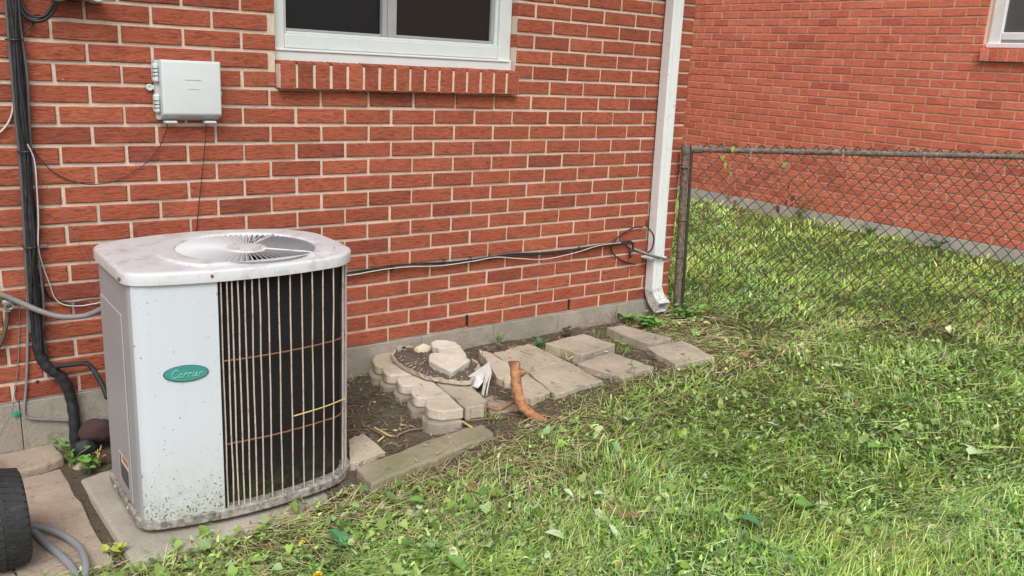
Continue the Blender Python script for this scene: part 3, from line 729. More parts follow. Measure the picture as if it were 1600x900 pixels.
wire_on_wall('grey_thread', [(62, 262), (74, 292), (94, 322), (110, 356), (126, 384), (141, 412), (158, 450)], .0009, M['grey_cable'], 'hair-thin grey thread slanting from the pipe down to the air conditioner', 'thread', .004, sides=5)
wire_on_wall('grey_conduit', [(-30, 452), (0, 460), (30, 472), (60, 485), (90, 494), (118, 495), (140, 491), (166, 479)], .0092, M['grey_cable'], 'curved grey flexible conduit from the left edge to the air conditioner', 'conduit', [.03, .035, .04, .06, .08, .10, .12, .16], sides=12)
wire_on_wall('grey_tube', [(44, 300), (43, 380), (43, 460), (43, 540), (41, 600), (38, 640), (42, 652), (60, 655), (85, 656), (108, 657)], .0045, M['grey_cable'], 'thin grey tube down the left of the black pipe, turning along the foundation', 'tube', [.004]*5+[.006, .008, .010, .010, .012], sides=10)
wire_on_wall('brown_cord', [(12, 488), (11, 500), (7, 518), (2, 534), (-8, 552)], .0075, M['brown_cord'], 'short brown cord hanging under the metal fitting at the left edge', 'cord', .012)
wire_on_wall('twisted_wire', [(14, 75), (18, 100), (20, 130), (21, 160), (16, 185), (4, 203), (-12, 214)], .003, M['white_cable'], 'twisted black and white wire left of the pipe near the top', 'wire', .006)
wire_on_wall('grey_wire', [(31, 470), (30, 520), (28, 570), (22, 620), (17, 645), (8, 662), (-6, 690)], .0016, M['grey_cable'], 'thin grey wire with a green tag at the left edge', 'wire', .004, sides=6)
q = W(24, 646, .006)
solo('green_tag', MB().add([(q[0]-.012, q[1], q[2]+.006), (q[0]+.004, q[1]-.004, q[2]+.010), (q[0]+.016, q[1]-.006, q[2]+.004), (q[0]+.012, q[1]-.003, q[2]-.014), (q[0]-.004, q[1]-.006, q[2]-.010), (q[0]-.012, q[1]+.003, q[2]+.004), (q[0]+.004, q[1]-.001, q[2]+.008), (q[0]+.016, q[1]-.003, q[2]+.002), (q[0]+.012, q[1], q[2]-.016), (q[0]-.004, q[1]-.003, q[2]-.012)],
     [(0, 1, 2, 3, 4), (9, 8, 7, 6, 5), (0, 5, 6, 1), (1, 6, 7, 2), (2, 7, 8, 3), (3, 8, 9, 4), (4, 9, 5, 0)]), M['green_tag'], 'crumpled green plastic tag tied on the thin grey wire', 'tag')
q = W(14, 472, .03)
fit = thing('conduit_fitting', 'corroded metal conduit fitting at the left edge of the wall', 'fitting', q)
part('body', MB().lathe([(.001, .02), (.014, .02), (.017, .012), (.017, -.01), (.013, -.016), (.001, -.016)], (q[0]-.004, q[1]+.004, q[2]), 12, 'x'), M['metal_clamp'], fit, smooth_=True)
part('clamp', MB().tube([(q[0]+.012*math.cos(t)-.002, q[1]-.012, q[2]-.012+.010*math.sin(t)) for t in np.linspace(0, 6.283, 14)[:-1]], .0035, 6, closed=True).box((q[0]+.006, q[1]-.016, q[2]-.016), (q[0]+.022, q[1]-.008, q[2]-.010)), M['metal_clamp'], fit)
part('nut', MB().lathe([(.008, -.03), (.008, -.018)], (q[0]-.004, q[1]-.006, q[2]), 6, 'z'), M['metal_clamp'], fit)
# ---- twin light fitting at the top left
q1, q2 = W(91, 0, .06), W(148, 3, .06)
tl = thing('flood_light', 'pale grey twin-headed light fitting on the wall at the top left', 'light fitting', ((q1[0]+q2[0])/2, 0, q1[2]+.05))
for q in (q1, q2): part('light_head', MB().lathe([(.001, -.045), (.022, -.045), (.0255, -.036), (.026, .02), (.018, .05), (.001, .052)], (q[0], q[1], q[2]+.022), 22, 'y'), M['plastic_sh'], tl, smooth_=True)
part('bracket', MB().box((q1[0]+.012, -.05, q1[2]+.006), (q2[0]-.012, -.004, q1[2]+.07)), M['plastic_sh'], tl, bevel=.004)
part('bracket_grille', MB().box((q1[0]+.026, -.054, q1[2]+.004), (q2[0]-.03, -.0505, q1[2]+.03)), M['dark'], tl)
# ---- cable bundle along the wall to the corner
wire_on_wall('black_cable', [(520, 429), (558, 424), (600, 418), (640, 413), (700, 410), (745, 405), (800, 397), (850, 395), (900, 389), (950, 381), (985, 377)], .0042, M['black_cable'], 'upper black cable of the bundle along the wall right of the air conditioner', 'cable', .005)
wire_on_wall('black_cable', [(520, 430), (558, 427), (612, 420), (660, 416), (720, 411), (765, 404), (810, 399), (870, 395), (915, 388), (950, 383), (980, 381)], .0048, M['black_cable'], 'lower black cable of the bundle along the wall right of the air conditioner', 'cable', .013)
wire_on_wall('white_wire', [(540, 431), (560, 428), (600, 421), (640, 417), (690, 415), (740, 408), (775, 402), (810, 404), (850, 405), (895, 396), (935, 384), (970, 379)], .0023, M['white_cable'], 'thin white wire looped along the black cable bundle', 'wire', .021)
for i, px in enumerate((612, 695, 735, 765, 905)):
    py = float(np.interp(px, [558, 640, 745, 800, 900, 985], [426, 415, 405, 399, 390, 379])); q = W(px, py, .012)
    solo('cable_tie', MB().tube([(q[0], q[1]+.012*math.cos(t), q[2]+.012*math.sin(t)) for t in np.linspace(0, 6.283, 14)[:-1]], .0022, 5, closed=True), M['black_cable'],
         ['black cable tie nearest the air conditioner on the cable bundle', 'black cable tie second from the air conditioner on the bundle', 'black cable tie at the middle of the cable bundle', 'black cable tie just right of the middle of the bundle', 'black cable tie nearest the downspout on the cable bundle'][i], 'cable tie', 'cable ties on the bundle along the wall')
wire_on_wall('black_cable', [(1004, 355), (990, 356), (972, 366), (960, 376), (955, 386), (958, 396), (968, 405), (982, 411), (992, 413)], .004, M['black_cable'], 'open loop of black cable left of the downspout', 'cable', .008)
solo('black_cable', MB().tube(spline([W(1011, 345, .02), W(1010, 352, .05), W(1016, 360, .085), W(1021, 368, .085), W(1021, 380, .085), W(1017, 391, .085), W(1010, 396, .05)], 8), .004, 8), M['black_cable'], 'black cable hooked round the front of the downspout', 'cable', smooth_=True)
solo('grey_cable', MB().tube(spline([W(980, 382, .012), W(988, 388, .02), W(1000, 392, .05), W(1012, 397, .085), W(1030, 402, .085), W(1042, 405, .07), W(1052, 408, .06)], 8), .0055, 8), M['grey_cable'], 'grey cable crossing the downspout towards the fence post', 'cable', smooth_=True)
solo('black_cable', MB().tube(spline([W(984, 377, .02), W(989, 383, .03), W(990, 390, .03), W(996, 394, .03), W(1006, 397, .05), W(1030, 404, .092)], 6), .0032, 8), M['black_cable'], 'thin black cable under the grey one at the downspout', 'cable', smooth_=True)
solo('black_splice', MB().tube(spline([W(981, 378, .02), W(987, 378, .024), W(989, 386, .024), W(984, 395, .02), W(985, 402, .018)], 5), [.006+.002*math.sin(i) for i in range(21)], 8), M['black_cable'], 'lumpy black taped cable splice left of the downspout', 'splice', smooth_=True)
# ---- downspout
ds = thing('downspout', 'white rectangular downspout at the house corner with chipped bottom elbow', 'downspout', (2.76, -.04, -.9))
DX0, DX1, DY0, DY1 = 2.722, 2.795, -.067, -.010
def dring(z, dx=0.0): return [(DX0+dx, DY0, z), (DX1+dx, DY0, z), (DX1+dx, DY1, z), (DX0+dx, DY1, z)]
part('pipe', MB().loft([dring(ZT+.02, -.02), dring(.3, -.004), dring(-.3, .010), dring(-.80, .028)], True, True, True), M['spout'], ds, bevel=.004, seg=2)
for x_ in (.022, .050): part('flute', MB().bar((DX0+x_-.02, DY0-.001, ZT), (DX0+x_-.004, DY0-.001, .3), .006, .003, (0, 1, 0)).bar((DX0+x_-.004, DY0-.001, .3), (DX0+x_+.026, DY0-.001, -.79), .006, .003, (0, 1, 0)), M['spout'], ds)
el = []
for t in np.linspace(0, 1, 9):
    a = t*1.15; R_ = .085; cyy = DY1-.0285+0; off = R_*(1-math.cos(a)); dz = R_*math.sin(a)
    c = np.array([(DX0+DX1)/2+.029+.01*t, (DY0+DY1)/2-off-.02*t*t, -.78-dz-.02*t]); nrm = np.array([0, -math.sin(a), -math.cos(a)]); vv = np.array([0, -math.cos(a), math.sin(a)])
    g_ = 1.0+.06*t; hw, hd = .0375*g_, .0295*g_
    el.append([c+np.array([-hw, 0, 0])+vv*hd, c+np.array([hw, 0, 0])+vv*hd, c+np.array([hw, 0, 0])-vv*hd, c+np.array([-hw, 0, 0])-vv*hd])
e_in = [[c0*.94+np.mean(r, axis=0)*.06 for c0 in r] for r in el]
emb = MB().loft(el+e_in[::-1], True, False, False)
part('elbow', emb, M['spout_low'], ds, bevel=.003)
part('strap', MB().box((DX0-.012, DY0-.003, -.62), (DX1+.034, DY1+.008, -.612)), M['spout'], ds)

# ================================================================== FENCE
fence = thing('chain_link_fence', 'rusty chain-link fence between the two houses with pipe top rail', 'fence', (3.0, -.05, -.95))
pt, pb = np.array([2.915, -.05, -.045]), np.array([2.985, -.045, -1.05])
FB, FE = np.array([2.95, -.055, -.053]), np.array([4.45, -1.17, .0])
fd = (FE-FB)/np.linalg.norm((FE-FB)[:2]); FLEN = 2.6
part('post', MB().tube([pb, pb*.5+pt*.5, pt], .020, 14), M['galv'], fence, smooth_=True)
part('post_cap', MB().lathe([(.023, -.03), (.023, .0), (.018, .012), (.001, .018)], pt, 14), M['galv'], fence, smooth_=True)
part('rail_end', MB().tube([FB, FB+fd*.055], .0215, 14), M['galv'], fence, smooth_=True, angle=.9)
part('top_rail', MB().tube([FB+fd*.02+np.array([0, 0, .003*math.sin(i)]) for i in [0]]+[FB+fd*t for t in np.linspace(.03, FLEN, 12)], .0165, 14), M['galv'], fence, smooth_=True)
tb = pb+np.array([.024, -.016, 0]); tt = pt+np.array([.030, -.016, 0])
part('tension_bar', MB().bar(tb, tt, .018, .006, (0, 1, 0)), M['fence_wire'], fence)
for t in (.15, .42, .62, .9):
    q = pb*(1-t)+pt*t; part('tension_band', MB().tube([(q[0]+.0265*math.cos(u), q[1]+.0265*math.sin(u), q[2]) for u in np.linspace(0, 6.283, 16)[:-1]], .0035, 5, closed=True), M['galv'], fence)
CW = .0355; FH = .93; ns_ = 13
def zig(ph):
    pts = []
    for k in range(ns_*2+1):
        s = (k+ph) % 2; pts.append((CW*(s-.5)*1.06, (.003 if k % 4 < 2 else -.003), -FH+k*(FH+.02)/(ns_*2)))
    return mesh_of('wire', MB().tube(pts, .0031, 4, caps=False), M['fence_wire'])
za, zb_ = zig(0), zig(1)
for k in range(int((FLEN-.06)/CW)):
    t = .055+k*CW; q = FB+fd*t
    o = link('wire', za if k % 2 else zb_, fence); o.location = Vector(q+np.array([0, -.012, .012]))-fence.location
    o.rotation_euler = (0, random.uniform(-.006, .006), math.atan2(fd[1], fd[0]))
for t in (.30, .78, 1.2, 1.75):
    q = FB+fd*t; part('tie_wire', MB().tube([q+np.array([-.3*.018*math.sin(u)*0, .0185*math.cos(u), .0185*math.sin(u)]) for u in np.linspace(0, 6.283, 14)[:-1]]+[], .0016, 5, closed=True).tube([q+np.array([0, -.018, 0]), q+np.array([0.006, -.016, -.045])], .0014, 5), M['white_cable'], fence)

# ================================================================== PAVERS, BLOCKS, STONES
def slab(name, poly, ztop, th, m, label, cat, group=None, tilt=(0, 0), bevel=.004, jit=.007):
    """poly: plan corners; edges cut into short uneven lengths"""
    P = [np.array(p[:2], float) for p in poly]; ring_ = []
    for a, b in zip(P, P[1:]+P[:1]):
        for k in range(5):
            t = k/5; q = a*(1-t)+b*t; q = q+(0 if k == 0 else 1)*np.random.default_rng(int(abs(q[0]*9991+q[1]*777))).uniform(-jit, jit, 2); ring_.append(q)
    c = np.mean(ring_, axis=0)
    def zt(q): return ztop + tilt[0]*(q[0]-c[0]) + tilt[1]*(q[1]-c[1])
    mb = MB().loft([[(q[0], q[1], zt(q)-th) for q in ring_], [(q[0], q[1], zt(q)) for q in ring_]], True, True, True)
    return solo(name, mb, m, label, cat, group, bevel=bevel, seg=2)
def PX_(z, *pix): return [Z(x, y, z) for x, y in pix]
pg = 'concrete pavers laid below the brick wall'
slab('paver', PX_(-.905, (852, 536), (911, 521), (962, 537), (910, 554)), -.905, .06, M['paver'], 'tan concrete paver raised against the foundation, in the second row', 'paver', pg)
slab('paver', PX_(-.925, (902, 567), (954, 551), (1022, 573), (972, 590)), -.925, .06, M['paver'], 'tan paver in front of the raised one, bordered by hay', 'paver', pg, (.01, .01))
slab('paver', PX_(-.905, (948, 511), (976, 508), (1050, 528), (1012, 537)), -.905, .06, M['paver'], 'narrow pinkish paver nearest the downspout', 'paver', pg)
slab('paver', PX_(-.92, (1010, 543), (1065, 532), (1118, 557), (1055, 569)), -.92, .06, M['paver'], 'outermost square tan paver with a small green leaf on it', 'paver', pg, (.0, .02))
slab('paver', PX_(-.922, (770, 552), (797, 543), (829, 537), (880, 561), (826, 579), (797, 567)), -.922, .06, M['paver'], 'cracked wide paver by the wall with a twig on it', 'paver', pg)
slab('paver', PX_(-.928, (826, 581), (882, 563), (942, 594), (868, 615)), -.928, .06, M['paver'], 'largest foreground paver just right of the orange stump', 'paver', pg, (.0, .01))
slab('paver', PX_(-.928, (806, 580), (823, 584), (860, 612), (832, 624), (800, 612)), -.928, .06, M['paver'], 'yellowish paver half hidden behind the orange stump', 'paver', pg)
slab('paver', PX_(-.918, (748, 546), (768, 552), (800, 572), (801, 600), (776, 588)), -.918, .05, M['block'], 'pale paver left of the stump under the torn plastic', 'paver', pg, (.03, 0))
slab('paver', PX_(-.907, (680, 596), (733, 599), (761, 625), (756, 634), (728, 637.5)), -.907, .05, M['paver'], 'yellowish paver in front of the torn soil bag', 'paver', pg)
slab('paver', PX_(-.958, (758, 622), (800, 606), (818, 640), (765, 650)), -.955, .03, M['paver_brown'], 'brown sunken paver below the torn plastic left of the stump', 'paver', pg)
# wall blocks with a rounded face
def block_poly(c, ang, wd=.128, ln=.215, taper=.72):
    pts = []
    for t in np.linspace(-1, 1, 9):
        a = t*1.25; pts.append((-.045*math.cos(a)/1.0+.03, wd/2*math.sin(a)/math.sin(1.25)))
    pts += [(ln, wd/2*taper), (ln, -wd/2*taper)]
    ca, sa = math.cos(ang), math.sin(ang)
    return [(c[0]+x*ca-y*sa, c[1]+x*sa+y*ca) for x, y in pts]
def block(c, ang, z0, z1, m, label, group=None, **k):
    return solo('wall_block', MB().prism(block_poly(c, ang, **k), z0, z1), m, label, 'wall block', group, bevel=.007, seg=2)
bg_ = 'scalloped wall blocks stacked in two courses'
ordn = ['against the foundation', 'second from the foundation', 'in the middle of the row', 'fourth from the foundation', 'at the end of the row nearest the lawn']
def pile_px(*q): return [(542+x/4.47, 510+y/4.47) for x, y in q]
outl = [pile_px((350, 172), (240, 188), (200, 200), (181, 222), (183, 252), (208, 274), (262, 280), (430, 260)),
        pile_px((420, 262), (300, 264), (264, 274), (250, 300), (262, 325), (290, 338), (340, 340), (530, 330)),
        pile_px((560, 332), (405, 330), (368, 340), (350, 366), (360, 394), (392, 410), (448, 412), (606, 386)),
        pile_px((606, 389), (505, 404), (466, 418), (447, 448), (458, 480), (492, 498), (552, 500), (728, 492)),
        pile_px((728, 495), (608, 498), (566, 510), (549, 542), (560, 566), (600, 582), (670, 594), (816, 576))]
def arc_poly(px_, z):
    P = [Z(x, y, z)[:2] for x, y in px_]; front = spline([(p[0], p[1], 0) for p in P[1:7]], 4)
    return [tuple(P[0])] + [(q[0], q[1]) for q in front] + [tuple(P[7])]
for i, o_ in enumerate(outl):
    up_p = arc_poly(o_, -.905); c_ = np.mean(up_p, axis=0)
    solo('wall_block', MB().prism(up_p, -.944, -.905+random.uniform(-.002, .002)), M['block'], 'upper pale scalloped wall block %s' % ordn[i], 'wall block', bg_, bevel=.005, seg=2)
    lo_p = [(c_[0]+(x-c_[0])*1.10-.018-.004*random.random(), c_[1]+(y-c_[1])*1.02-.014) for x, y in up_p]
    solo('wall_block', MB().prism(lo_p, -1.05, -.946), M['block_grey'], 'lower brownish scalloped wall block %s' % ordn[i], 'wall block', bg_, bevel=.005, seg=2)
def chunk(px_, z, th, label, tilt=(0, 0)):
    P = [Z(x, y, z)[:2] for x, y in pile_px(*px_)]; c_ = np.mean(P, axis=0); f = lambda q: z+tilt[0]*(q[0]-c_[0])+tilt[1]*(q[1]-c_[1])
    mb = MB().loft([[(q[0]+.006*(c_[0]-q[0])/.08, q[1]+.006*(c_[1]-q[1])/.08, f(q)-th) for q in P], [(q[0], q[1], f(q)) for q in P]], True, True, True)
    solo('wall_block', mb, M['block_white'], label, 'wall block', bevel=.006, seg=2)
chunk([(575, 200), (602, 192), (700, 195), (790, 205), (866, 226), (733, 292), (640, 258), (570, 232)], -.842, .045, 'white wedge-shaped wall block on top of the torn soil bag', (.05, .12))
chunk([(632, 152), (798, 142), (834, 190), (836, 206), (770, 206), (690, 196), (640, 184)], -.848, .055, 'pale rounded wall block behind the white wedge block')
chunk([(586, 108), (620, 92), (690, 93), (756, 105), (800, 138), (640, 150), (596, 136)], -.846, .055, 'rearmost pale wall block on the pile by the wall')
def rock(name, c, r, m, label, cat, sq=(1, 1, 1), seed=1, group=None, facet=False):
    bm = bmesh.new(); bmesh.ops.create_icosphere(bm, subdivisions=1 if facet else 3, radius=1.0); rr_ = np.random.default_rng(seed); off = rr_.uniform(0, 50, 3); mb = MB()
    for v in bm.verts:
        p = v.co; d = 1+.30*(float(vnoise(p.x*1.6+off[0], p.y*1.6+p.z*1.3+off[1], seed))-.5)+.14*(float(vnoise(p.x*4+off[1], p.y*4+p.z*3, seed+5))-.5)
        mb.v.append((c[0]+p.x*r*d*sq[0], c[1]+p.y*r*d*sq[1], c[2]+p.z*r*d*sq[2]))
    mb.f = [tuple(v.index for v in f.verts) for f in bm.faces]; bm.free()
    return solo(name, mb, m, label, cat, group, bevel=.003 if facet else 0, smooth_=True, angle=.35 if facet else 1.5)
q = Z(659, 544, -.865); rock('rock', (q[0], q[1]-.01, -.875), .042, M['rock'], 'small cream rubble stone on the bag by the wall', 'stone', (1.15, .8, .8), 5, facet=True)
# torn bag of mulch
bagc = [Z(x, y, -.893) for x, y in ((611, 556), (618, 547), (634, 543), (662, 548), (700, 556), (735, 562), (750, 573), (743, 590), (732, 599), (699, 596.5), (672, 592), (647, 583), (622, 570))]
bt = thing('soil_bag', 'torn tan bag spilling dark speckled mulch, under the white wedge block', 'bag', (bagc[0][0]+.1, bagc[0][1], -.9))
cc = np.mean(bagc, axis=0)
def shr(P, s, z, j=0.0): return [(cc[0]+(p[0]-cc[0])*s+random.uniform(-j, j), cc[1]+(p[1]-cc[1])*s+random.uniform(-j, j), z+random.uniform(-j, j)) for p in P]
bagd = [tuple(v) for v in np.array(spline(bagc+[bagc[0]], 4))[:-1]]
part('bag_skin', MB().loft([shr(bagd, .97, -.904), shr(bagd, 1.02, -.896, .004), shr(bagd, 1.0, -.884, .004), shr(bagd, .94, -.885, .004)], True, False, False), M['bag'], bt)
part('mulch', MB().loft([shr(bagd, .98, -.893, .002), shr(bagd, .8, -.880, .006), shr(bagd, .55, -.872, .006), shr(bagd, .25, -.868, .006)], True, False, True), M['gravel'], bt)
grains = MB()
for _ in range(520):
    t = math.sqrt(random.random())*.93; p = bagd[random.randrange(len(bagd))]; x_, y_ = cc[0]+(p[0]-cc[0])*t, cc[1]+(p[1]-cc[1])*t; s = random.uniform(.0015, .0042)
    z_ = -.868-.02*t*t; grains.add([(x_-s, y_, z_), (x_, y_-s, z_), (x_+s, y_+s*.4, z_), (x_, y_, z_+s)], [(0, 1, 3), (1, 2, 3), (2, 0, 3)])
gr = part('mulch_grain', grains, M['rock'], bt, 'stuff')
# torn white plastic
def sheet(pts, th=.0015):
    mb = MB(); A = [np.array(p) for p in pts]; n = len(A); c = np.mean(A, axis=0)+np.array([0, 0, .012])
    mb.add(A+[c], [(k, (k+1) % n, n) for k in range(n)]); mb.add([a-np.array([0, 0, th]) for a in A]+[c-np.array([0, 0, th])], [((k+1) % n, k, n) for k in range(n)]); 
    return mb.add(A+[a-np.array([0, 0, th]) for a in A], [(k, n+k, n+(k+1) % n, (k+1) % n) for k in range(n)])
def PZ(x, y, z): return Z(x, y, z)
rg = thing('plastic_scrap', 'torn white plastic sheet hanging off the soil bag left of the stump', 'plastic scrap', PZ(750, 600, -.95))
part('flap', sheet([PZ(731, 588, -.885), PZ(752, 574, -.875), PZ(757, 580, -.88), PZ(755, 596, -.905), PZ(747, 606, -.925), PZ(736, 603, -.915)]), M['rag'], rg)
part('flap', sheet([PZ(752, 574, -.875), PZ(764, 565, -.875), PZ(768, 580, -.89), PZ(760, 600, -.925), PZ(756, 619, -.955), PZ(752, 617, -.955), PZ(757, 590, -.90)]), M['rag'], rg)
part('strip', MB().tube(spline([PZ(738, 600, -.91), PZ(742, 610, -.94), PZ(747, 619, -.955)], 4), .0022, 5), M['rag'], rg)
part('strip', MB().tube(spline([PZ(768, 582, -.90), PZ(764, 596, -.92), PZ(761, 612, -.95), PZ(760, 625, -.962)], 4), .0035, 5), M['rag'], rg)
# stump
st = thing('tree_stump', 'orange peeled branch stump sticking up in front of the pavers', 'stump', G(830, 655))
b0 = G(838, 654)
def up(x, y, d): # point on the ray at the depth of the stump base
    r = ray(x, y); dep = (b0-CAM) @ FW + d; return CAM + r*(dep/(r @ FW))
sp_ = spline([up(804, 566, -.02), up(806, 585, -.02), up(807, 603, -.02), up(811, 622, -.02), up(819, 638, -.015), up(834, 650, -.005), up(852, 660, .0)], 5)
n_ = len(sp_); part('trunk', MB().tube(sp_, [.0205+.0012*math.sin(i*1.7)-(.0004*max(0, i-n_*.6)) for i in range(n_)], 14), M['bark'], st, smooth_=True, angle=1.2)
part('cut_face', MB().tube([up(803, 568, -.02), up(803, 564.5, -.02)], [.0235, .019], 12), M['rust'], st)
part('side_stub', MB().tube([up(809, 586, -.02), up(816, 583, -.025), up(821, 580, -.025)], [.014, .012, .010], 10), M['bark'], st, smooth_=True)
part('root', MB().tube(spline([up(848, 658, .0), up(862, 664, .01), up(880, 660, .03), up(903, 661, .05), up(909, 674, .02)], 4), [.011-.0004*i for i in range(17)], 8), M['bark'], st, smooth_=True)
# border stone and small slab
slab('border_stone', PX_(-.975, (556, 722), (600, 708), (660, 690), (720, 674), (752, 669), (772, 684), (745, 694), (690, 712), (640, 727), (580, 748)), -.975, .09, M['timber'], 'long mossy concrete border stone at the edge of the dirt bed', 'border stone', None, (.07, 0), bevel=.012)
slab('flat_stone', PX_(-1.0, (546, 686), (568, 676), (602, 706), (560, 722), (546, 725)), -1.0, .05, M['paver'], 'flat triangular grey stone beside the right corner of the air conditioner', 'stone')
# left: pavers, maroon stone
slab('paver', [(-.40, -.012), (-.092, -.010), (-.084, -.135), (-.24, -.205), (-.42, -.19)], -1.025, .065, M['paver_brown'], 'thick brown paver against the foundation at the left edge', 'paver', bevel=.008)
slab('paver', [(-.26, -.20), (-.105, -.175), (-.092, -.45), (-.085, -.835), (-.30, -.90), (-.32, -.55)], -1.048, .05, M['paver_brown'], 'large brown paver left of the air conditioner pad', 'paver')
slab('paver', [(-.85, -.22), (-.268, -.21), (-.325, -.55), (-.31, -.90), (-.85, -.9)], -1.050, .05, M['paver_brown'], 'brown paver at the left edge under the tyre', 'paver')
q = Z(147, 690, -1.0); rock('maroon_stone', (q[0]+.022, q[1]+.05, -.985), .054, M['dark_stone'], 'dark maroon rounded stone behind the left corner of the air conditioner', 'stone', (1.1, .8, .85), 9)
q = Z(134, 706, -1.03); rock('black_lump', (q[0], q[1]+.02, -1.025), .034, M['black_foam'], 'small black lump below the maroon stone', 'stone', (1.1, .8, 1.1), 12)
q = Z(122, 727, -1.05); rock('rock', (q[0]+.005, q[1]+.01, -1.055), .036, M['paver'], 'pinkish stone beside the weeds left of the air conditioner pad', 'stone', (.9, 1, .7), 15)

# ================================================================== TYRE AND HOSE
tyc = Z(18, 830, -.925); TR = .135
ty = thing('wheel', 'black rubber tyre of a small wheel at the lower left edge', 'wheel', (tyc[0]-.06, tyc[1]+.02, -1.05))
TX1 = Z(47, 826, -.925)[0]; TX0 = TX1-.12; tc = ((TX0+TX1)/2, tyc[1]+.08, -.925)
hw = .06
prof = [(.075, -hw*.8), (.095, -hw*.97), (.118, -hw), (.128, -hw*.86), (.1325, -hw*.5), (.134, 0), (.1325, hw*.5), (.128, hw*.86), (.118, hw), (.095, hw*.97), (.075, hw*.8)]
rings = []
for r, h in prof: rings.append([(tc[0]+h, tc[1]+r*math.cos(2*math.pi*k/48), tc[2]+r*math.sin(2*math.pi*k/48)) for k in range(48)])
tyre = part('tyre', MB().loft(rings), M['rubber'], ty, smooth_=True)
for k in range(40):
    a = 2*math.pi*k/40
    for s in (-1, 1):
        lug = MB(); vs = []
        for (h, r) in ((.004, .1335), (.004, .1378), (.056, .128), (.056, .1235)):
            for da in (-.055, .055):
                aa = a+da+(.08 if s > 0 else 0)+h*1.5; vs.append((tc[0]+s*h, tc[1]+r*math.cos(aa), tc[2]+r*math.sin(aa)))
        lug.add(vs, [(0, 1, 3, 2), (2, 3, 5, 4), (4, 5, 7, 6), (0, 2, 4, 6), (1, 7, 5, 3)]); part('tread_lug', lug, M['rubber'], tyre)
part('rim', MB().lathe([(.076, -hw*.75), (.076, hw*.75), (.06, hw*.5), (.02, hw*.4), (.015, hw*.9), (.001, hw*.9)], tc, 28, 'x'), M['sash'], ty, smooth_=True)
hz = -1.035
hose = [Z(-20, 700, -.95), Z(-4, 738, -.98), Z(10, 775, -1.02), Z(30, 808, hz), Z(50, 826, hz), Z(70, 848, hz), Z(95, 868, hz), Z(115, 890, hz), Z(122, 912, hz), Z(131, 905, hz+.006), Z(134, 882, hz+.010), Z(126, 858, hz+.008), Z(108, 842, hz+.006), Z(84, 830, hz+.006), Z(60, 823, hz+.010), Z(40, 822, hz+.01)]
solo('garden_hose', MB().tube(spline(hose, 8), .0098, 12), M['hose'], 'grey hose looped on the brown paver beside the tyre', 'hose', smooth_=True)

# ================================================================== VEGETATION
def edge_dist(x, y):
    d = np.full(np.shape(x), 9.0); E = np.array([(p[0], p[1]) for p in LAWN_EDGE])
    for a, b in zip(E[:-1], E[1:]):
        ab = b-a; t = np.clip(((x-a[0])*ab[0]+(y-a[1])*ab[1])/(ab@ab), 0, 1); d = np.minimum(d, np.hypot(x-a[0]-ab[0]*t, y-a[1]-ab[1]*t))
    return d
def fence_dist(x, y):
    a = FB[:2]; ab = fd[:2]*3.0; t = np.clip(((x-a[0])*ab[0]+(y-a[1])*ab[1])/(ab@ab), 0, 1)
    side = (x-a[0])*(-fd[1])+(y-a[1])*fd[0]
    return np.hypot(x-a[0]-ab[0]*t, y-a[1]-ab[1]*t), side
def scatter(k, dmax=14.0, edge_soft=.05, seed=1):
    """points on the lawn, thinner with distance; density k / distance^2 per square metre"""
    r = np.random.default_rng(seed); n = int(k*9.5)
    dd = np.exp(r.uniform(math.log(1.35), math.log(dmax), n)); aa = YAW + r.uniform(-.72, .80, n)
    x = CAM[0]+dd*np.sin(aa); y = CAM[1]+dd*np.cos(aa)
    ok = ~inside(x, y, bare) & (x < NX-.02)
    wob = edge_dist(x, y); ok &= (wob > edge_soft*r.random(n))
    px, py, dz = project(np.stack([x, y, gz(x, y)], -1)); ok &= (px > -260) & (px < 1900) & (py < 1050)
    return x[ok], y[ok], dd[ok]
